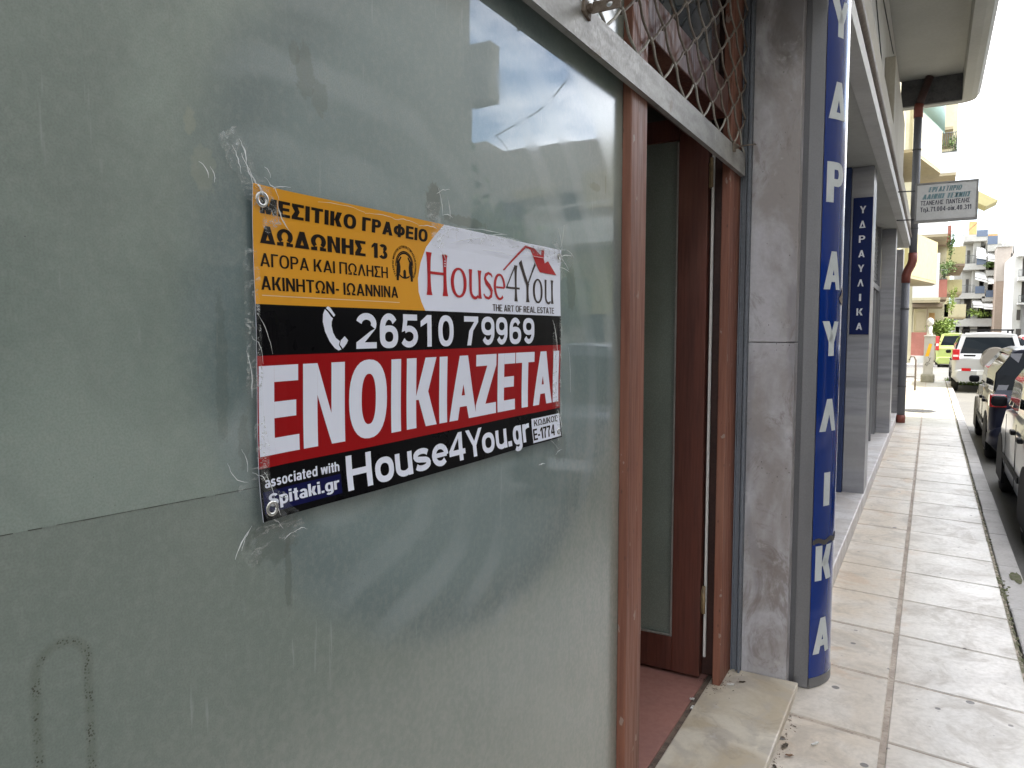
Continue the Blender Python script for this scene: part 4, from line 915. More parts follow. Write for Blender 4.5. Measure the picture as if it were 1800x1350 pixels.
# crumpled clear tape and white creases with their glints put into the colour
def tape(y0, z0, y1, z1, wd, seed, name='tape'):
    rnd = random.Random(seed); n, mm = 26, 9; d = Vector((0, y1 - y0, z1 - z0)); L = d.length; d.normalize(); s_ = Vector((0, -d.z, d.y))
    bm = bmesh.new(); g = []
    ph = [rnd.uniform(0, 6.3) for _ in range(6)]
    for i in range(n + 1):
        row = []
        for j in range(mm + 1):
            u, v = i / n, j / mm - .5; p = Vector((0, y0, z0)) + d * (u * L) + s_ * (v * wd * (1 - .25 * abs(math.sin(u * 9 + ph[0]))))
            on = Y0b < p.y < Y1b and Z0b < p.z < Z1b
            bx = (bpos(p.y, p.z).x if on else G + .001) + .0018 + .0012 * math.sin(u * 31 + ph[1] + v * 7) + .0010 * math.sin(v * 17 + ph[2] + u * 13) + rnd.uniform(0, .0010)
            row.append(bm.verts.new(real((bx, p.y, p.z))))
        g.append(row)
    for i in range(n):
        for j in range(mm): f = bm.faces.new((g[i][j], g[i + 1][j], g[i + 1][j + 1], g[i][j + 1])); f.smooth = rnd.random() < .6
    o = mesh_obj(name, bm, M_tape, BN); o.matrix_parent_inverse = Matrix.Translation((-G, -.66, -1.33)); return o
tape(.715, 1.860, .800, 1.735, .05, 1); tape(1.205, 1.835, 1.215, 1.745, .05, 2); tape(1.23, 1.782, 1.79, 1.784, .035, 3)
tape(1.735, 1.79, 1.86, 1.765, .055, 4); tape(1.745, 1.83, 1.80, 1.72, .04, 5); tape(.750, 1.70, .752, 1.47, .026, 6); tape(.745, 1.60, .775, 1.28, .022, 14)
tape(.735, 1.365, .835, 1.255, .055, 7); tape(.800, 1.30, .730, 1.24, .04, 8); tape(1.765, 1.40, 1.778, 1.26, .05, 9); tape(1.74, 1.60, 1.745, 1.38, .03, 10); tape(1.775, 1.62, 1.790, 1.33, .028, 11)
def creases():
    rnd = random.Random(5)
    def c(y0, z0, y1, z1, wd, bend=.004, n=8):
        bm = bmesh.new(); pts = []; dy, dz = y1 - y0, z1 - z0; q = math.hypot(dy, dz)
        for i in range(n + 1):
            u = i / n; b = math.sin(u * math.pi) * bend + rnd.gauss(0, .0005)
            y, z = y0 + dy * u - dz / q * b, z0 + dz * u + dy / q * b; ym, zm = y / KG, EYE + (z - EYE) / KG; on = Y0b < ym < Y1b and Z0b < zm < Z1b
            pts.append(((bpos(ym, zm).x if on else G + .002) + .0030, y, z))
        tube(bm, pts, [max(.00018, 1.25 * wd * math.sin(math.pi * (i + .4) / (n + .8)) * rnd.uniform(.6, 1.3)) for i in range(n + 1)], 5)
        o = mesh_obj('tape_crease', bm, M_crease, BN, True); o.matrix_parent_inverse = Matrix.Translation((-G, -.66, -1.33))
    def px(x0, y0, x1, y1, wd=.0006, bend=.003):      # measured on the photo, laid on the glass plane
        a = ray(x0, y0); b = ray(x1, y1); P0 = Vector((0, 0, EYE)) + a * ((G + .01) / a.x); P1 = Vector((0, 0, EYE)) + b * ((G + .01) / b.x)
        c(P0.y, P0.z, P1.y, P1.z, wd, bend)
    for a in ((413, 253, 428, 305), (425, 242, 438, 290), (438, 290, 462, 345), (440, 300, 458, 338, .0011), (428, 268, 450, 330), (355, 282, 372, 312, .0005), (373, 292, 383, 320, .0004), (470, 292, 480, 312, .0004), (470, 310, 492, 352, .0004), (488, 352, 515, 408, .0006, -.004), (480, 333, 516, 329, .0004),
              (775, 330, 782, 378, .0006), (790, 345, 795, 385, .0005), (772, 340, 795, 333, .0006), (782, 378, 800, 382, .0005), (800, 400, 895, 412, .0005), (790, 428, 860, 418, .0005), (855, 418, 895, 412, .0005), (860, 412, 925, 430, .0005), (925, 430, 978, 445, .0007), (850, 440, 905, 450, .0004), (910, 448, 975, 458, .0005), (925, 432, 975, 440, .0006, -.003), (985, 452, 1010, 450, .0009), (980, 440, 1000, 470, .0008), (990, 455, 1003, 475, .0006), (985, 400, 992, 440, .0005, .002), (995, 395, 988, 440, .0004), (1000, 440, 1012, 452, .0006), (985, 470, 1005, 478, .0006),
              (775, 440, 785, 460, .0005), (776, 448, 790, 452, .0006), (690, 385, 735, 395, .0004), (735, 398, 768, 402, .0007), (560, 355, 640, 372, .0003), (640, 375, 700, 388, .0003),
              (447, 590, 462, 640, .0003), (452, 550, 480, 622, .0003), (440, 620, 448, 700, .0004), (405, 815, 440, 850, .0004, -.006), (418, 985, 445, 930, .0006), (430, 970, 448, 925, .0004), (522, 935, 545, 930, .0004), (505, 950, 525, 935, .0003), (480, 912, 502, 930, .0003), (448, 832, 470, 850, .0004), (465, 830, 482, 880, .0004), (475, 880, 490, 905, .0003), (975, 735, 985, 775, .0005), (965, 770, 985, 790, .0004), (980, 800, 992, 790, .0004), (950, 818, 962, 815, .0009, .001), (972, 562, 978, 600, .0004), (975, 575, 982, 640, .0004), (980, 640, 982, 700, .0003), (982, 720, 988, 760, .0005), (1003, 610, 1006, 690, .0003), (430, 790, 440, 830, .0003)): px(*a)
creases()

# ================================================================== LITTLE THINGS ON THE GROUND
def leaf(x, y, z, s_, a, label, c):
    def f(bm):
        pts = [(-.5, 0), (-.3, .16), (0, .24), (.3, .14), (.5, 0), (.3, -.14), (0, -.22), (-.3, -.15)]
        ce = bm.verts.new((0, 0, .06 * s_)); vs = [bm.verts.new((p[0] * s_, p[1] * s_, (.10 if i % 2 else .02) * s_)) for i, p in enumerate(pts)]
        for i in range(8): bm.faces.new((vs[i], vs[(i + 1) % 8], ce))
    o = part('dead_leaf', c, None, f); o.location = (x, y, z); o.rotation_euler = (0, 0, a); tag(o, label, 'leaf', 'dead leaves by the doorstep')
M_leaf = grime('dry_leaf', (.19, .09, .04), (.10, .06, .035), .8, 40, 200, 0); M_leaf2 = grime('dark_leaf', (.06, .045, .03), (.04, .03, .02), .8, 40, 200, 0)
leaf(-.405, 2.80, .004, .035, .4, 'curled reddish brown dead leaf on the tile next to the step', M_leaf)
leaf(-.43, 2.86, .004, .045, 1.2, 'larger dark dead leaf against the step edge near the blue sign', M_leaf2)
leaf(-.44, 2.70, .004, .03, 2.0, 'small dark dead leaf tucked under the step, nearest the camera', M_leaf2)
leaf(-.66, 3.18, .062, .035, .5, 'dark dead leaf on the step at the foot of the guide rail', M_leaf2)
def stub(x, y, z, a, lab, l=.028):
    o = part('paper_scrap', M_whitetrim, None, lambda bm: (box(bm, -l / 2, l / 2, -.004, .004, 0, .006, bevel=.0015), box(bm, l * .1, l * .6, -.006, .002, .0062, .0085))); o.location = (x, y, z); o.rotation_euler = (0, 0, a); tag(o, lab, 'litter', 'scraps of white litter')
stub(-.335, 2.93, .001, .9, 'white scrap of paper lying on the tile in front of the blue sign')
stub(-.70, 3.13, .061, .3, 'white scrap on the step beside the door jamb')
stub(-.79, 2.86, .058, 1.5, 'tiny white scrap on the threshold by the open door', .018)
stub(-.81, 2.93, .058, .1, 'tiny grey white scrap under the corner of the open door', .018)
def grit(bm):
    for i in range(520):
        q = random.random()
        if q < .45: x, y, z = -.452 + abs(random.gauss(0, .018)), random.uniform(1.9, 3.35), .0
        elif q < .8: x, y, z = -.76 + random.gauss(0, .035), 3.16 + random.gauss(0, .07), .061
        else: x, y, z = -.797 + random.gauss(0, .006), random.uniform(2.3, 3.1), .050
        if x > -.45 and z > .03 or y > 3.29 and z > .03: continue
        r = random.uniform(.0010, .0032)
        bmesh.ops.create_icosphere(bm, subdivisions=0 or 1, radius=r, matrix=Matrix.Translation((x, y, z)) @ Matrix.Rotation(random.uniform(0, 6), 4, 'Z') @ Matrix.Diagonal((random.uniform(.5, 3.2), random.uniform(.4, 1.2), .3, 1)))
tag(part('grit', M_dirt, None, grit), 'dark grit and crumbs gathered along the step and threshold', 'grit', kind='stuff')

# ================================================================== DOWNPIPE, CABLES, RAIL
M_pvc = grime('grey_pvc', (.16, .165, .18), (.12, .125, .14), .5, 2, 60, .0005, (1, 1, .3)); M_pvc_red = grime('red_pvc', (.22, .055, .038), (.15, .04, .028), .5, 4, 40, 0)
DPp = thing('downpipe', 'grey plastic downpipe with terracotta red elbows beside the last column', 'pipe', (-.415, 14.42, 0))
part('pipe', M_pvc, DPp, lambda bm: (tube(bm, [(0, .9, .12), (0, .9, 2.42)], .062, 20), tube(bm, [(.09, .9, 2.86), (.09, .9, 5.28)], .062, 20)), True)
part('elbow', M_pvc_red, DPp, lambda bm: tube(bm, [(0, .9, 2.40), (0, .9, 2.52), (.02, .9, 2.60), (.07, .9, 2.70), (.09, .9, 2.78), (.09, .9, 2.90)], .070, 20), True)
part('elbow', M_pvc_red, DPp, lambda bm: tube(bm, [(.09, .9, 5.14), (.09, .9, 5.30), (.10, .9, 5.36)], .070, 20), True)
part('pipe', grime('shaded_pvc', (.07, .03, .025), (.05, .03, .03), .6, 3, 30, 0), DPp, lambda bm: tube(bm, [(.10, .9, 5.36), (.14, .9, 5.50), (.24, .9, 5.79)], .062, 16), True)  # top run of pipe: shade under the balcony put into its dark colour
part('foot', M_pvc_red, DPp, lambda bm: tube(bm, [(0, .9, 0), (0, .9, .14)], .070, 20), True)
for cx_, cz_ in ((0, .62), (0, 1.95), (.09, 3.3), (.09, 4.6)): part('clamp', M_iron, DPp, lambda bm: tube(bm, [(cx_, .9, cz_), (cx_, .9, cz_ + .025)], .068, 20))
DPp.location.y = 13.42
tag(part('hand_rail', M_rust, None, lambda bm: (tube(bm, [(-.34, 22.4, 0), (-.34, 22.4, .80), (-.38, 22.4, .9), (-.46, 22.4, .9), (-.50, 22.4, .8)], .022, 8), tube(bm, [(-.34, 22.4, .36), (-.60, 22.4, .36)], .015, 8))), 'thin bent metal rail standing on the pavement beyond the downpipe', 'rail')
def cable(name, pts, r, lab):
    tag(part(name, Mat('cable_rubber', (.03, .03, .03), .6).mat, None, lambda bm: tube(bm, pts, r, 6), True), lab, 'cable', 'cables on the facade')
cable('cable', [(-.61, 5.5, 5.6), (-.605, 8.5, 4.9), (-.59, 10.2, 4.35), (-.45, 10.25, 3.8), (-.39, 10.2, 3.45), (-.392, 10.1, 3.2), (-.37, 9.9, 3.12)], .006, 'black cable drooping down the fascia above the second step')
cable('cable', [(-.612, 5.0, 5.75), (-.612, 9.0, 5.3), (-.612, 12.0, 5.5)], .006, 'black cable stapled high up under the balcony soffit')

# ================================================================== FAR END OF THE PAVEMENT
M_conc = grime('pale_concrete', (.50, .49, .46), (.42, .41, .37), .85, 4, 50, .002); M_stone = grime('rough_stone', (.34, .33, .27), (.25, .24, .19), .9, 7, 40, .01)
PO = thing('stone_pillar', 'pale square pillar with yellow sticker and graffiti on a rough stone base', 'pillar', (-.045, 26.3, 0))
boxes('base', M_stone, PO, (-.21, .17, -.20, .22, -.02, .25), bevel=.05)
part('shaft', M_conc, PO, lambda bm: (extr(bm, [(-.155, -.1, .25), (.115, -.1, .25), (.135, -.1, 1.40), (-.145, -.1, 1.40)], (0, .24, 0)), box(bm, -.165, .155, -.12, .16, 1.40, 1.45, bevel=.01)))
part('finial', M_whitetrim, PO, lambda bm: (bmesh.ops.create_icosphere(bm, subdivisions=3, radius=.11, matrix=Matrix.Translation((-.01, .02, 1.86)) @ Matrix.Diagonal((.95, .9, 1.2, 1))), tube(bm, [(-.01, .02, 1.45), (-.01, .02, 1.55), (-.01, .02, 1.72)], [.10, .06, .07], 14)), True)
part('sticker', Mat('yellow_sticker', (.75, .42, .01), .5).mat, PO, lambda bm: quad(bm, (-.11, -.1045, .80), (-.01, -.1045, .80), (.075, -.1045, 1.18), (-.015, -.1045, 1.20)))
part('graffiti', Mat('black_spray', (.04, .04, .04), .7).mat, PO, lambda bm: [tube(bm, [(a, -.105, b) for a, b in p], .006, 4) for p in ([(-.02, .78), (.03, .70), (-.01, .62)], [(.05, .77), (.0, .64)], [(-.07, .60), (-.03, .62), (-.02, .55), (-.06, .50), (-.09, .55), (-.07, .60)], [(.0, .60), (.04, .56)])])

# ================================================================== CARS
M_tyre = grime('tyre_rubber', (.025, .025, .025), (.04, .038, .035), .85, 8, 80, .001)
M_rim = Mat('wheel_rim', (.35, .35, .36), .35, Metallic=.7).mat
M_blackpl = Mat('black_plastic', (.012, .012, .014), .65, Specular_IOR_Level=.2).mat
M_tail = Mat('tail_lamp_red', (.45, .01, .012), .15, Coat_Weight=1.).mat; M_amber = Mat('lamp_amber', (.7, .25, .02), .2, Coat_Weight=1.).mat; M_lampw = Mat('lamp_clear', (.7, .6, .6), .15, Coat_Weight=1.).mat
def paint(name, c, metal=.3, rough=.28):
    m = Mat(name, c, rough, Metallic=metal, Coat_Weight=.45, Coat_Roughness=.05, Specular_IOR_Level=.3); n = m.noise(2.5, 5, .6); m.col(m.mix(n.sm(.4, .7) * .2, c, tuple(v * .75 + .03 for v in c))); return m.mat
M_carglass = Mat('car_glass', (.010, .013, .016), .05, Specular_IOR_Level=.14, IOR=1.25).mat
P_silver = paint('silver_paint', (.20, .22, .25)); P_silver2 = paint('silver_white_paint', (.40, .41, .42), .2); P_navy = paint('dark_blue_paint', (.006, .008, .024), 0., .45); P_green = paint('lime_paint', (.36, .43, .13), .05); P_white = paint('white_paint', (.7, .7, .7), 0.); P_red = paint('red_paint', (.4, .02, .02), 0.)
def loft(bm, secs, mi=None, caps=True):
    rings = [[bm.verts.new(p) for p in s_] for s_ in secs]; n = len(secs[0]); fs = []
    for a, b in zip(rings, rings[1:]):
        for k in range(n - 1): f = bm.faces.new((a[k], b[k], b[k + 1], a[k + 1])); f.smooth = True; fs.append(f)
    if caps: fs.append(bm.faces.new(rings[0])); fs.append(bm.faces.new(rings[-1][::-1]))
    bmesh.ops.recalc_face_normals(bm, faces=bm.faces[:])
def car(name, label, loc, paintm, L, Wd, Hh, clear, belt, wb, rear, front, roofw, tail, mats_b=None, hatch=.30, bonnet=.95, spare=False, rack=False, plate=True, wr=.29, rz=0., group='cars parked along the kerb', mirror=True, bumper=None, cap=None):
    """local frame: y = 0 rear end, +y to the nose; x = 0 centre; z = 0 road"""
    C = thing(name, label, 'car', loc, rz, group); hw = Wd / 2
    def sec(y, w_, zb, zt, cr=0.):
        pts = [(-w_ * .86, zb), (-w_ * .97, zb + .10), (-w_, zb + (zt - zb) * .35), (-w_ * .995, zb + (zt - zb) * .72), (-w_ * .95, zt - .02), (-w_ * .86, zt), (0, zt + cr)]
        pts = pts + [(-x, z) for x, z in pts[-2::-1]]; return [Vector((x, y, z)) for x, z in pts]
    nose = L
    S = [sec(0, hw * .90, clear + .12, belt - .10), sec(.05, hw * .955, clear + .04, belt - .02), sec(.22, hw * .99, clear, belt), sec(rear, hw, clear, belt), sec(L * .5, hw, clear, belt - .01), sec(L - front, hw, clear, belt - .05, .0), sec(L - bonnet * .85, hw * .985, clear, belt - .07, .03), sec(L - .32, hw * .95, clear + .02, belt - .18, .04), sec(L - .10, hw * .88, clear + .05, belt - .30, .03), sec(L, hw * .78, clear + .14, belt - .42, .02)]
    part('body', paintm, C, lambda bm: loft(bm, S))
    # greenhouse
    rt = Hh; yb0, yt0 = .10, .10 + hatch; yb1, yt1 = L - bonnet, L - bonnet - .62
    def gsec(yb, yt, k):      # slanted section
        a = [(-hw * .93, yb, belt - .015), (-hw * .90, yb + (yt - yb) * .35, belt + (rt - belt) * .45), (-roofw / 2 - .01, yb + (yt - yb) * .92, rt - .06), (-roofw / 2 + .10, yt, rt - .01), (0, yt, rt + .02)]
        return [Vector(p) for p in a] + [Vector((-x, y, z)) for x, y, z in a[-2::-1]]
    gs = [gsec(yb0 + (yb1 - yb0) * 0, yt0, 0), gsec(.42, .62, 0), gsec(L * .5, L * .46, 0), gsec(yb1, yt1, 0)]
    part('windows', M_carglass, C, lambda bm: loft(bm, gs))
    def lin(a, b, u): return a + (b - a) * u
    def pill(bm, p, q, wd):      # raised strip from p to q on the side, slightly proud
        for sx in (-1, 1):
            a = Vector((sx * (abs(p[0]) + .006), p[1], p[2])); b = Vector((sx * (abs(q[0]) + .006), q[1], q[2])); m_ = (a + b) / 2; m_.x += sx * .014
            loft_pts = [a, m_, b]
            for u, v in zip(loft_pts, loft_pts[1:]): extr(bm, [u, u + Vector((0, wd, 0)), v + Vector((0, wd, 0)), v], (-sx * .02, 0, 0))
    def pillars(bm):
        X1, X2 = hw * .93, roofw / 2 + .0
        pill(bm, (X1, yb0 + .02, belt), (X2, yt0 + .0, rt - .05), .13); pill(bm, (X1, L * .36, belt), (X2, L * .365, rt - .05), .07); pill(bm, (X1, yb1 - .09, belt), (X2, yt1 - .05, rt - .05), .06)
        pill(bm, (X1, L * .66, belt), (X2, L * .60, rt - .05), .05)
    part('window_pillars', paintm, C, pillars)
    def roof_(bm):
        rs = []
        for y, dz in ((yt0 - .03, -.015), (yt0 + .12, .0), (L * .42, .02), (yt1 - .15, .01), (yt1 + .02, -.02)):
            a = [(-roofw / 2 - .025, rt - .075), (-roofw / 2 - .005, rt - .03), (-roofw / 2 + .10, rt + .006), (0, rt + .035)]
            rs.append([Vector((x, y, z + dz)) for x, z in a + [(-x, z) for x, z in a[-2::-1]]])
        loft(bm, rs)
    part('roof', paintm, C, roof_)
    def hat(bm):      # tailgate frame: painted border around the rear glass
        z0, z1 = belt, rt - .05
        for sx in (-1, 1):
            extr(bm, [(sx * hw * .93, yb0 - .02, z0), (sx * hw * .80, yb0 - .02, z0), (sx * (roofw / 2 - .11), yt0 - .035, z1), (sx * (roofw / 2 + .01), yt0 - .03, z1)], (0, .05, 0))
        extr(bm, [(-roofw / 2, yt0 - .02, z1 - .01), (roofw / 2, yt0 - .02, z1 - .01), (roofw / 2, yt0 + .0, z1 + .04), (-roofw / 2, yt0 + .0, z1 + .04)], (0, .06, 0))
        extr(bm, [(-hw * .93, yb0 - .03, z0 - .03), (hw * .93, yb0 - .03, z0 - .03), (hw * .91, yb0 + .0, z0 + .05), (-hw * .91, yb0 + .0, z0 + .05)], (0, .08, 0))
    part('tailgate', cap or paintm, C, hat)
    def tl(sx):
        f = tail
        def g(bm):
            box(bm, *sorted((sx * hw * f[0], sx * (hw * f[1]))), -.02 + f[4], .16 + f[4], f[2], f[3], bevel=.012)
        return g
    for sx in (-1, 1):
        o_ = part('tail_lamp', M_tail, C, tl(sx))
        zc = tail[2] + (tail[3] - tail[2]) * .3
        boxes('reverse_lens', M_lampw, o_, (*sorted((sx * hw * (tail[0] + .03), sx * hw * (tail[1] - .02))), -.025 + tail[4], .02 + tail[4], zc, zc + (tail[3] - tail[2]) * .18))
    bp = bumper or paintm
    part('bumper', bp, C, lambda bm: loft(bm, [sec(-.05, hw * .86, clear + .02, clear + .30), sec(-.03, hw * .93, clear, clear + .33), sec(.06, hw * .985, clear - .02, clear + .34), sec(rear - wr - .07, hw * 1.003, clear - .01, clear + .30)]))
    part('front_bumper', bp, C, lambda bm: loft(bm, [sec(L - front + wr + .08, hw * 1.003, clear - .01, clear + .26), sec(L - .14, hw * .94, clear - .02, clear + .3), sec(L + .02, hw * .82, clear, clear + .28)]))
    if plate: part('number_plate', Mat('plate_white', (.65, .67, .7), .4).mat, C, lambda bm: box(bm, -.26, .26, -.068, -.052, clear + .20, clear + .31))
    for y in (rear, L - front):
        for sx in (-1, 1):
            x = sx * (hw - .10)
            def wh(bm, x=x, y=y, sx=sx):
                n = 28; prof = [(-.085, wr * .62), (-.09, wr * .9), (-.07, wr), (.07, wr), (.09, wr * .9), (.085, wr * .62)]
                rings = [[bm.verts.new((x + d, y + r_ * math.cos(2 * math.pi * i / n), wr + r_ * math.sin(2 * math.pi * i / n))) for i in range(n)] for d, r_ in prof]
                for a, b in zip(rings, rings[1:]):
                    for i in range(n): f = bm.faces.new((a[i], a[(i + 1) % n], b[(i + 1) % n], b[i])); f.smooth = True
                bm.faces.new(rings[0]); bm.faces.new(rings[-1][::-1]); bmesh.ops.recalc_face_normals(bm, faces=bm.faces[:])
            W_ = part('wheel', M_tyre, C, wh)
            def rm(bm, x=x, y=y, sx=sx):
                n = 24; xo = x + sx * .088
                for a0 in range(8):
                    a = 2 * math.pi * a0 / 8; ca, sa = math.cos(a), math.sin(a); pa, pb = Vector((0, -sa, ca)) * .022, Vector((0, ca, sa))
                    ctr = Vector((xo, y, wr)); extr(bm, [ctr + pb * .03 - pa, ctr + pb * wr * .58 - pa, ctr + pb * wr * .58 + pa, ctr + pb * .03 + pa], (sx * .008, 0, 0))
                tube(bm, [(xo - sx * .01, y, wr), (xo + sx * .012, y, wr)], .05, 14)
                pts = [(xo, y + wr * .60 * math.cos(2 * math.pi * i / n), wr + wr * .60 * math.sin(2 * math.pi * i / n)) for i in range(n + 1)]; tube(bm, pts, .012, 6)
            part('rim', M_rim, W_, rm)
            def archf(bm, y=y, sx=sx):      # dark wheel opening standing a few mm proud of the body side
                n = 20; ra = wr + .055; xo = sx * (hw + .004)
                pts = [Vector((xo, y + ra * math.cos(math.pi * i / n), wr + ra * math.sin(math.pi * i / n))) for i in range(n + 1)]
                extr(bm, pts + [Vector((xo, y - ra, clear - .02)), Vector((xo, y + ra, clear - .02))], (-sx * .03, 0, 0))
            part('wheel_arch', M_blackpl, C, archf)
    def seams(bm):
        for sx in (-1, 1):
            x = sx * (hw + .0035)
            for y in (L * .37, L * .64): box(bm, *sorted((x, x - sx * .004)), y - .006, y + .006, clear + .12, belt - .06)
            box(bm, *sorted((x + sx * .008, x - sx * .01)), rear + wr + .1, L - front - wr - .1, clear + .26, clear + .31)
    part('door_seams', M_blackpl, C, seams)
    [part('door_handle', mats_b or M_blackpl, C, lambda bm: box(bm, *sorted((sx * (hw - .01), sx * (hw + .03))), y, y + .14, belt - .17, belt - .13, bevel=.008)) for sx in (-1, 1) for y in (L * .40, L * .235)]
    if mirror:
        for sx in (-1, 1): part('wing_mirror', M_blackpl, C, lambda bm, sx=sx: box(bm, *sorted((sx * (hw - .02), sx * (hw + .12))), yb1 - .28, yb1 - .18, belt - .01, belt + .10, bevel=.035))
    if rack:
        part('roof_rack', M_blackpl, C, lambda bm: [tube(bm, [(sx * roofw * .44, .55, rt + .10), (sx * roofw * .44, L * .52, rt + .10)], .022, 8) for sx in (-1, 1)] + [box(bm, -roofw * .47, roofw * .47, y, y + .06, rt + .09, rt + .13) for y in (.6, L * .3, L * .5)] + [box(bm, sx * roofw * .44 - .02, sx * roofw * .44 + .02, y, y + .06, rt - .02, rt + .09) for sx in (-1, 1) for y in (.65, L * .5)])
    if spare:
        SPW = part('spare_wheel', paint('cover_paint', (.20, .185, .165)), C, lambda bm: (bmesh.ops.create_cone(bm, cap_ends=True, segments=36, radius1=.34, radius2=.31, depth=.22, matrix=Matrix.Translation((hw * .17, -.17, belt - .10)) @ Matrix.Rotation(R(90), 4, 'X')), None))
    return C
KX = .565
car('hatchback', 'silver hatchback with black bumper and tall red tail lamp parked nearest the camera', (KX + .10 + .80, 6.47, -.12), P_silver, 3.54, 1.58, 1.54, .16, .94, 2.3, .56, .68, 1.16, (.80, 1.0, .62, .92, -.02), bumper=M_blackpl, hatch=.16, bonnet=.78, wr=.285)
car('hatchback', 'dark navy hatchback parked between the silver hatchback and the silver four wheel drive', (KX + .08 + .86, 11.1, -.12), P_navy, 3.85, 1.68, 1.46, .16, .90, 2.49, .66, .70, 1.16, (.78, 1.0, .74, .90, -.02), hatch=.42, bonnet=.88, wr=.29)
SV = car('off_roader', 'silver four wheel drive car with roof rack and covered spare wheel on its tailgate', (1.37, 23.9, -.12), P_silver2, 4.0, 1.70, 1.62, .30, 1.03, 2.5, .82, .72, 1.28, (.80, 1.0, .90, 1.20, -.02), hatch=.16, bonnet=1.1, wr=.34, spare=True, rack=True, cap=P_silver2)
o = part('bumper_lamp', M_tail, SV, lambda bm: [box(bm, x0, x0 + .22, -.065, -.045, .60, .68) for x0 in (-.62, .40)])
part('tailgate_handle', M_blackpl, SV, lambda bm: box(bm, -.58, -.30, -.015, .01, 1.00, 1.05))
car('hatchback', 'lime green hatchback parked far off beyond the stone pillar', (1.02, 40.0, -.12), P_green, 3.7, 1.66, 1.56, .16, .98, 2.4, .62, .70, 1.2, (.84, 1.02, .80, 1.46, -.02), hatch=.2, bonnet=.85, wr=.29, rack=False)
car('hatchback', 'white car far down the street seen above the navy hatchback', (5.2, 52, -.12), P_white, 3.9, 1.7, 1.44, .16, .90, 2.5, .66, .70, 1.16, (.80, 1.0, .74, 1.02, -.02), hatch=.42, bonnet=.88)
car('saloon_car', 'small red car far off behind the silver four wheel drive', (4.6, 45, -.12), P_red, 4.1, 1.7, 1.42, .16, .90, 2.5, .66, .70, 1.16, (.80, 1.0, .74, 1.02, -.02), hatch=.42, bonnet=.88)

# ================================================================== HOUSES DOWN THE STREET
M_yel = grime('yellow_render', (.40, .37, .20), (.36, .33, .18), .85, .6, 8, .003); M_yel2 = grime('pale_yellow_render', (.44, .41, .28), (.38, .35, .24), .85, .6, 8, .003)
M_sof = grime('beige_soffit', (.33, .28, .18), (.28, .24, .16), .9, .6, 8, 0); M_pink = grime('brick_pink', (.34, .13, .10), (.28, .11, .085), .85, 1, 10, 0); M_brown = grime('brown_plaster', (.25, .19, .145), (.21, .16, .12), .9, .4, 6, .004, (1, 1, .5))
M_lightg = grime('pale_grey_render', (.34, .335, .30), (.29, .28, .26), .85, .5, 6, .003); M_whiter = grime('white_render', (.55, .55, .54), (.48, .48, .47), .85, .5, 6, 0)
M_wood_sh = grime('wooden_shutter', (.45, .26, .10), (.38, .21, .08), .6, 3, 20, 0); M_awn = grime('white_awning', (.72, .72, .69), (.62, .62, .6), .8, 2, 12, 0); M_rail_b = Mat('blue_glass_panel', (.05, .075, .12), .2).mat
M_rail = Mat('dark_railing', (.05, .06, .06), .5).mat; M_dark_open = Mat('shaded_opening', (.05, .045, .04), .6).mat; M_railg = Mat('green_railing', (.22, .33, .31), .5).mat
M_leafg = grime('foliage', (.09, .15, .03), (.05, .085, .02), .7, 3, 20, 0); M_leafy = grime('light_foliage', (.20, .28, .05), (.12, .18, .03), .7, 3, 20, 0); M_bark = grime('bark', (.12, .09, .06), (.08, .06, .04), .9, 9, 60, .004)
def leaves(bm, c, rx, ry, rz, n, s_=.06, seed=0, clumps=9):
    rnd = random.Random(seed); c = Vector(c); cl = [Vector((rnd.gauss(0, .42) * rx, rnd.gauss(0, .42) * ry, rnd.gauss(0, .42) * rz)) for _ in range(clumps)]
    for i in range(n):
        p = c + rnd.choice(cl) + Vector((rnd.gauss(0, .24) * rx, rnd.gauss(0, .24) * ry, rnd.gauss(0, .24) * rz))
        u = Vector((rnd.gauss(0, 1), rnd.gauss(0, 1), rnd.gauss(0, 1))).normalized(); v = u.cross(Vector((rnd.gauss(0, 1), rnd.gauss(0, 1), rnd.gauss(0, 1)))).normalized(); k = s_ * rnd.uniform(.6, 1.4)
        bm.faces.new([bm.verts.new(p + u * k), bm.verts.new(p + v * k * .5), bm.verts.new(p - u * k), bm.verts.new(p - v * k * .5)])
def plant(name, label, c, rx, rz, n, m=M_leafg, s_=.05, seed=1, trunk=None, group='balcony plants'):
    t_ = thing(name, label, 'plant' if not trunk else 'tree', (c[0], c[1], trunk[2] if trunk else c[2] - rz), 0, group)
    base = Vector(t_.location)
    part('foliage' if not trunk else 'crown', m, t_, lambda bm: leaves(bm, Vector(c) - base, rx, rx, rz, n, s_, seed, 8 if not trunk else 22))
    def st(bm):
        top = Vector(c) - base
        tube(bm, [(0, 0, 0), (top.x * .5 + .02, 0, top.z * .5), (top.x, top.y, top.z)], [.02, .016, .01] if not trunk else [.16, .12, .05], 8)
        if trunk:
            for a in range(6): tube(bm, [(0, 0, top.z * .55), (math.cos(a) * rx * .35, math.sin(a) * rx * .35, top.z * .85), (math.cos(a) * rx * .65, math.sin(a) * rx * .65, top.z * 1.15)], [.07, .05, .02], 6)
    part('stem' if not trunk else 'trunk', M_bark, t_, st, True)
    return t_
def pot(parent, x, y, z): pass

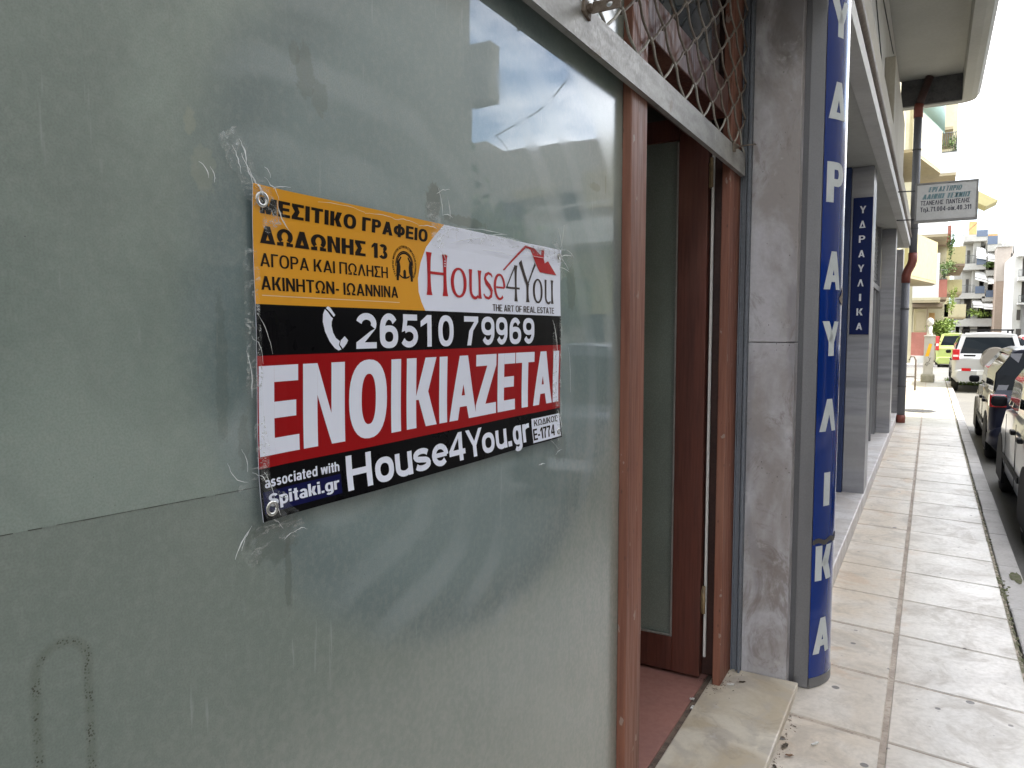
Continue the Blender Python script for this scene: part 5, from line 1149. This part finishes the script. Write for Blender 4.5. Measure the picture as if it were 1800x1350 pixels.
# corner house with the oblique yellow balconies
YB = thing('yellow_house', 'yellow corner house with angled balconies just past the downpipe', 'building', (-2, 20, 0))
def YP(name, m, fn=None, *bs, parent=None):
    o_ = part(name, m, parent or YB, fn) if fn else boxes(name, m, parent or YB, *bs)
    if parent is None: o_.matrix_parent_inverse = Matrix.Translation((2, -20, 0))
    return o_
YP('wall', M_yel2, None, (-12, -.95, 16.5, 27.0, -.05, 16))
ob = [(-.95, 22.6), (-.47, 23.0), (.07, 26.4), (.02, 27.0), (-.95, 27.0)]
Pl = [at(1600, 417, 23.4), at(1642, 433, 26.0)]
def balc(z0, z1, sh=0.):
    p0 = Vector((-.62, 22.7)); p1 = Vector((.065, 26.2)); return [(-.95, 22.7), (p0.x, p0.y), (p1.x, p1.y), (p1.x - .12, 27.2), (-.95, 27.2)]
for z0, z1 in ((3.02, 4.28), (6.35, 7.6), (9.6, 10.9)):
    pl = balc(z0, z1)
    YP('balcony', M_yel if z0 < 5 else M_yel2, lambda bm, z0=z0, z1=z1, pl=pl: ([extr(bm, [(*pl[i], z0 + .08), (*pl[i + 1], z0 + .08), (*pl[i + 1], z1), (*pl[i], z1)], (-.09, .02, 0)) for i in (1, 2)]))
    YP('balcony_floor', M_sof, lambda bm, z0=z0, pl=pl: prism(bm, [(x - .004, y + .01) for x, y in pl], z0, z0 + .079))
def rails(bm, x0, x1, y0, y1, z0, z1, n):
    for i in range(n + 1):
        u = i / n; x, y = x0 + (x1 - x0) * u, y0 + (y1 - y0) * u; tube(bm, [(x, y, z0), (x, y, z1)], .012, 4)
    tube(bm, [(x0, y0, z1), (x1, y1, z1)], .02, 5); tube(bm, [(x0, y0, z0), (x1, y1, z0)], .02, 5)
YP('railing', M_railg, lambda bm: rails(bm, -.60, .12, 23.4, 27.1, 7.75, 8.75, 30))

# house across the side street: stacked projecting balconies
HB = thing('balcony_house', 'cream house beyond the side street with stacked planted balconies', 'building', (-2, 44, 0))
def HP(name, m, fn=None, *bs, parent=None, bevel=0.):
    o_ = part(name, m, parent or HB, fn) if fn else boxes(name, m, parent or HB, *bs, bevel=bevel)
    if parent is None: o_.matrix_parent_inverse = Matrix.Translation((2, -44, 0))
    return o_
HP('wall', M_yel2, None, (-16, -.9, 42.3, 58, -.05, 13.5))
HP('red_wall', M_pink, None, (-.89, -.22, 42.2, 42.3, .35, 1.52))
HP('low_wall', M_whiter, None, (-.89, -.10, 42.1, 42.4, -.02, .349), (-.14, -.10, 42.4, 46, -.02, 1.3))
HP('garage_panel', M_sof, None, (-.72, -.30, 42.24, 42.29, 1.60, 2.55))
HP('door_post', M_brown, None, (-.26, -.20, 42.2, 42.3, 1.53, 2.75))
HP('wood_shutter', M_wood_sh, None, (-.16, .10, 43.2, 43.3, 2.1, 2.5))
HP('brown_soffit', M_brown, None, (-.89, .42, 42.0, 46.0, 2.78, 2.95))
# balconies: (x outer, y0, y1, z0, z1, parapet material)
def hb(x1, y0, y1, z0, z1, m, lab=None, fl=M_sof):
    bl = HP('balcony', m, None, (-.90, x1, y0, y0 + .10, z0 + .12, z1), (x1 - .10, x1, y0 + .101, y1, z0 + .12, z1))
    HP('balcony_floor', fl, None, (-.90, x1 - .004, y0 + .01, y1, z0, z0 + .119))
hb(.22, 41.4, 46.5, 2.96, 5.35, M_whiter); hb(.30, 41.2, 46, 2.30 + .66, 3.20, M_yel2)
hb(.50, 41.6, 45.5, 6.15, 6.95, M_whiter); hb(.72, 46, 49, 6.2, 7.2, M_pink, fl=M_brown); hb(.58, 42.5, 46.5, 3.15, 4.15, M_pink, fl=M_brown)
hb(.75, 41.4, 46, 9.0, 10.1, M_whiter); hb(.55, 41.6, 46, 11.2, 12.3, M_yel2)
hb(1.45, 47.5, 56, 5.15, 6.2, M_yel, fl=M_brown); hb(1.42, 50, 56, 3.75, 4.55, M_yel); hb(2.0, 60, 66, 2.45, 3.45, M_yel2)
HP('wall_annex', M_yel2, None, (-8, .55, 47, 66, -.05, 9.2), (-8, .95, 60, 70, -.05, 7.5), (-8, .82, 47.1, 58, 9.2, 14.2))
HP('railing', M_rail, lambda bm: (rails(bm, -.4, .72, 41.4, 41.4, 10.1, 11.0, 14), rails(bm, .72, .72, 41.4, 46, 10.1, 11.0, 24), rails(bm, -.2, .5, 41.6, 41.6, 6.95, 7.7, 12), rails(bm, -.2, .56, 42.5, 42.5, 4.15, 4.6, 10)))
HP('window', M_glass_sky, None, (.551, .56, 50, 51.2, 6.3, 8.2), (.551, .56, 53, 54.2, 6.3, 8.2), (-.6, .3, 46.98, 46.99, 7.3, 8.6))
plant('potted_plant', 'bushy potted plant trailing from the highest planted balcony on the left', (.60, 41.5, 10.6), .32, .45, 260, seed=2)
plant('climbing_plant', 'climbing plant hanging down beside the balconies behind the white sign', (.74, 45.9, 6.4), .16, 1.0, 420, seed=3)
plant('potted_plant', 'green plants on the middle balcony of the cream house', (.2, 42.3, 4.75), .42, .3, 320, seed=4)
plant('potted_plant', 'leafy plants on the upper yellow balcony rail', (.85, 47.4, 5.2), .5, .28, 300, seed=9)
plant('potted_plant', 'dark conical shrub on the pink walled balcony', (.47, 42.7, 4.5), .13, .42, 260, seed=5)
plant('climbing_plant', 'pale green climber hanging below the pink walled balcony', (.92, 48.5, 3.3), .25, .75, 420, m=M_leafy, seed=6)
plant('street_tree', 'small bright green tree between the stone pillar and the green car', (.42, 44.2, 1.75), .65, .5, 1500, m=M_leafy, s_=.07, seed=7, trunk=(0, 0, -.12), group='trees near the crossing')

# apartment block with awnings at the end
YC = 88.
AB = thing('awning_apartments', 'pale grey apartment block with white awnings and blue balcony panels at the street end', 'building', (4, YC, 0))
def AP(name, m, fn=None, *bs, parent=None):
    o_ = part(name, m, parent or AB, fn) if fn else boxes(name, m, parent or AB, *bs)
    if parent is None: o_.matrix_parent_inverse = Matrix.Translation((-4, -YC, 0))
    return o_
def R3(x, y, Y=YC): p = at(x, y, Y); return p.x, p.z
cc = lambda a, b: (1600 + a / 6.135, 380 + b / 6.135)      # enlarged-view coordinates to photo pixels
def pbox(bm, a0, b0, a1, b1, Y0, Y1, mi=0):      # box standing at distance Y0..Y1 whose front is measured on the photo
    x0, z1 = R3(*cc(a0, b0), Y0); x1, z0 = R3(*cc(a1, b1), Y0); box(bm, x0, x1, Y0, Y1, z0, z1, mi)
AP('wall', M_lightg, lambda bm: (pbox(bm, 575, 205, 945, 1330, YC + 1.6, YC + 14), pbox(bm, 480, 500, 575, 1330, YC + 2.2, YC + 12)))
AP('pier', M_lightg, lambda bm: [pbox(bm, a, b, c, d, YC - .1, YC + 1.6) for a, b, c, d in ((690, 215, 716, 1330), (815, 290, 832, 860), (922, 300, 945, 1330), (545, 880, 562, 1330), (470, 880, 485, 1330))])
for a, b, c, d in ((585, 205, 838, 262), (838, 290, 945, 375), (568, 515, 815, 572), (815, 585, 935, 640), (490, 830, 805, 885), (775, 865, 925, 918), (470, 1105, 925, 1188)):
    AP('balcony', M_lightg, lambda bm, q=(a, b, c, d): pbox(bm, *q, YC - .9, YC + 1.6))
for a, b, c, d in ((718, 440, 815, 520), (702, 755, 800, 832), (818, 800, 915, 872), (720, 150, 838, 215), (838, 215, 942, 300), (505, 440, 565, 515), (490, 770, 550, 828)):
    AP('blue_panel', M_rail_b, lambda bm, q=(a, b, c, d): pbox(bm, *q, YC - .95, YC - .9))
def awn(q, dep=1.2):
    (a0, b0), (a1, b1), (a2, b2), (a3, b3) = q
    def f(bm):
        P0, P1 = at(*cc(a0, b0), YC - .2), at(*cc(a1, b1), YC - .2); P2, P3 = at(*cc(a2, b2), YC - 1.5), at(*cc(a3, b3), YC - 1.5)
        extr(bm, [P0, P1, P2, P3], (0, 0, -.06)); extr(bm, [P3, P2, P2 - Vector((0, 0, .25)), P3 - Vector((0, 0, .25))], (0, .03, 0))
    AP('awning', M_awn, f)
for q in (((718, 330), (815, 350), (822, 440), (716, 425)), ((832, 362), (930, 390), (955, 470), (838, 455)), ((702, 585), (798, 600), (835, 690), (702, 655)), ((832, 640), (920, 655), (930, 700), (840, 705)), ((665, 895), (755, 900), (792, 965), (682, 955)), ((770, 918), (905, 925), (908, 980), (795, 975))): awn(q)
for a, b, c, d in ((718, 335, 815, 520), (832, 365, 925, 590), (702, 600, 800, 760), (818, 650, 918, 870), (690, 980, 905, 1110), (615, 370, 640, 520), (600, 680, 625, 830), (590, 965, 612, 1100), (575, 1190, 690, 1330), (490, 1190, 545, 1330), (700, 1190, 900, 1330)):
    AP('window', M_dark_open if d - b > 120 else M_glass_dark, lambda bm, q=(a, b, c, d): pbox(bm, *q, YC + 1.55, YC + 1.62))
AP('penthouse', M_whiter, lambda bm: pbox(bm, 600, 60, 720, 205, YC + .5, YC + 6))
AP('penthouse_shutter', M_wood_sh, lambda bm: (pbox(bm, 640, 60, 715, 195, YC + .4, YC + .49), pbox(bm, 842, 195, 940, 240, YC - .5, YC - .4)))
AP('railing', M_rail, lambda bm: [rails(bm, R3(*cc(a, b))[0], R3(*cc(c, b))[0], YC - .85, YC - .85, R3(*cc(a, d))[1], R3(*cc(a, b))[1], 10) for a, b, c, d in ((575, 435, 695, 515), (555, 750, 690, 825))])
def far_plant(label, a, b, r, seed, m=M_leafg):
    p = at(*cc(a, b), YC - .7); plant('potted_plant', label, tuple(p), r, r * .7, 260, m=m, s_=.13, seed=seed)
far_plant('green bushy plant on the first floor balcony of the awning block', 745, 1050, 1.0, 11, M_leafy); far_plant('green plant on an upper right balcony of the awning block', 890, 520, .7, 12); far_plant('small plant at the left end of the awning block balcony', 515, 985, .45, 13)

PW = thing('brown_house', 'windowless brown and grey party wall house next to the awning apartments', 'building', (7, 84, 0))
def PP(name, m, fn):
    o_ = part(name, m, PW, fn); o_.matrix_parent_inverse = Matrix.Translation((-7, -84, 0)); return o_
def pw(q): return lambda bm: [pbox(bm, *a) for a in q]
PP('wall', M_brown, pw([(925, 700, 1135, 1340, 84, 98)])); PP('upper_wall', grime('grey_plaster', (.33, .29, .25), (.28, .245, .21), .9, .3, 6, 0), pw([(940, 322, 1090, 699, 84, 98), (1090, 400, 1150, 699, 84, 98)])); PP('parapet', M_lightg, pw([(938, 315, 1092, 325, 83.8, 98)]))
PP('chimney', M_whiter, pw([(1130, 205, 1162, 402, 86, 87.5)])); PP('water_tank', M_lightg, pw([(1030, 270, 1080, 312, 86, 88)]))
WB = thing('white_apartments', 'white apartment block with railed balconies at the far right', 'building', (10, 72, 0))
def WP(name, m, fn):
    o_ = part(name, m, WB, fn); o_.matrix_parent_inverse = Matrix.Translation((-10, -72, 0)); return o_
WP('wall', M_whiter, pw([(1138, 400, 1260, 1340, 73.5, 96), (1132, 400, 1172, 1340, 72, 73.4)])); WP('wall_side', M_whiter, lambda bm: box(bm, 8.4, 20, 56, 96, -.05, 9.6))
WP('balcony', M_whiter, pw([(1165, 650, 1300, 690, 71, 73.5), (1165, 405, 1300, 425, 71, 73.5), (1160, 930, 1300, 950, 71, 73.5)]))
WP('window', M_dark_open, pw([(1178, 430, 1250, 645, 73.4, 73.5), (1178, 705, 1250, 925, 73.4, 73.5), (1150, 1010, 1185, 1120, 71.9, 72.0), (1140, 1215, 1190, 1330, 71.9, 72.0)]))
WP('railing', M_rail, lambda bm: [rails(bm, R3(*cc(1170, b), 71)[0], R3(*cc(1300, b), 71)[0], 71, 71, R3(*cc(1170, d), 71)[1], R3(*cc(1170, b), 71)[1], 9) for b, d in ((580, 648), (855, 928))])
CH = thing('canopy', 'pale yellow pointed roof canopy showing beyond the hanging sign', 'canopy', (1.0, 44, 6.4))
def can(bm):
    P_ = [at(1600 + a / 6.75, 180 + b / 6.75, 52) for a, b in ((770, 1030), (1045, 1162), (900, 1235), (770, 1180))]; extr(bm, P_, (0, 2., 0))
o = part('slab', M_yel, CH, can); o.matrix_parent_inverse = Matrix.Translation((-1.0, -44, -6.4))

# ================================================================== OTHER SIDE OF THE STREET (met in the window's reflection and by the shade)
OB = thing('opposite_apartments', 'tall grey apartment block across the street, reflected in the shop window', 'building', (8, 0, 0))
def OP(name, m, *bs, bevel=0.):
    o_ = boxes(name, m, OB, *bs, bevel=bevel); o_.matrix_parent_inverse = Matrix.Translation((-8, 0, 0)); return o_
OP('wall', M_render, (8, 18, -25, 14.75, -.1, 17))
for fl_ in range(5):
    z = 3.2 + fl_ * 3.0
    for y0 in (-22, -14, -6):
        y1 = min(y0 + 5.2, 14.2); b = OP('balcony', M_soffit, (6.9, 7.999, y0, y1, z - .16, z), (6.9, 7.0, y0, y1, z, z + .95))
        OP('window', M_glass_dark, (7.99, 8.01, y0 + .6, y0 + 2.2, z + .02, z + 2.2), (7.99, 8.01, y0 + 3.0, min(y0 + 4.4, y1 - .2), z + .02, z + 2.2))
OP('shop_front', M_glass_dark, (7.98, 8.01, -24, -14, .3, 2.6), (7.98, 8.01, -13, -4, .3, 2.6), (7.98, 8.01, -3, 5, .3, 2.6), (7.98, 8.01, 6, 14, .3, 2.6))
OP('bay', M_render, (7.4, 8.2, 14.751, 15.2, 6.85, 8.2))
O2 = thing('low_house', 'lower ochre and white house across the street beyond a planted yard', 'building', (8, 25, 0))
def O2P(name, m, *bs):
    o_ = boxes(name, m, O2, *bs); o_.matrix_parent_inverse = Matrix.Translation((-8, -25, 0)); return o_
O2P('wall', grime('shaded_render', (.34, .31, .28), (.28, .26, .23), .85, .6, 8, 0), (8.2, 30, 24.6, 38, -.1, 8.4)); O2P('ochre_bay', M_sof, (8.21, 9.4, 24.2, 24.59, 5.9, 7.2), (10.6, 12.2, 24.3, 24.59, 6.5, 6.8)); O2P('roof_box', M_lightg, (14.5, 17, 26, 29, 8.4, 9.2))
O2P('balcony', M_whiter, (7.2, 10.6, 23.2, 24.58, 4.55, 4.7), (7.2, 10.6, 23.2, 23.3, 4.7, 5.35), (11.4, 13.2, 23.4, 24.58, 4.0, 4.12)); O2P('window', M_glass_dark, (9.6, 10.4, 24.56, 24.59, 4.8, 6.6), (12.0, 13.2, 24.56, 24.59, 4.8, 6.4), (8.6, 9.4, 24.56, 24.59, 1.0, 3.2)); O2P('ochre_wall', M_yel, (8.21, 10.5, 24.5, 24.585, 2.2, 4.5))
O2P('parapet', M_whiter, (7.2, 7.26, 23.2, 24.5, 5.35, 5.9), (7.2, 10.6, 23.2, 23.26, 5.85, 5.92))
for i, (x, y, hgt, r) in enumerate(((10.2, 17.4, 3.6, 1.7), (12.6, 20.3, 4.4, 1.9), (9.3, 21.2, 3.0, 1.3))):
    plant('yard_tree', ('rounded evergreen tree in the yard nearest the tall block across the street', 'tallest evergreen tree at the back of the yard across the street', 'smallest evergreen tree in front of the low ochre house')[i], (x, y, hgt), r, r * .9, 3200, s_=.14, seed=30 + i, trunk=(0, 0, -.1), group='trees in the yard')
# wires over the street
tag(part('street_wire', M_blackpl, None, lambda bm: tube(bm, [(-.55, 6, 5.7), (2, 9, 5.5), (5, 12.5, 5.7), (8, 16, 6.4), (12, 24, 8)], .012, 5)), 'thin black wire strung across the street above the cars', 'wire', 'overhead wires')
tag(part('street_wire', M_blackpl, None, lambda bm: tube(bm, [(2.2, 88, 11), (4.6, 70, 12.0), (8.4, 60, 15.5)], .02, 5)), 'thin wire crossing in front of the awning apartments', 'wire', 'overhead wires')
# wooded hill at the horizon
def hill(bm):
    n = 40; 
    for k in range(n):
        a0, a1 = k / n, (k + 1) / n; f = lambda a: (-250 + 700 * a, 480, 18 + 26 * math.sin(a * 5 + .6) ** 2 + 4 * math.sin(a * 23))
        p, q = f(a0), f(a1); bm.faces.new([bm.verts.new(v) for v in ((p[0], 400, -1), (q[0], 400, -1), (q[0], 480, q[2]), (p[0], 480, p[2]))])
        bm.faces.new([bm.verts.new(v) for v in ((p[0], 480, p[2]), (q[0], 480, q[2]), (q[0], 560, -1), (p[0], 560, -1))])
tag(part('hills', grime('hill_woods', (.10, .14, .12), (.14, .18, .15), .95, .02, .3, 0), None, hill), kind='structure')
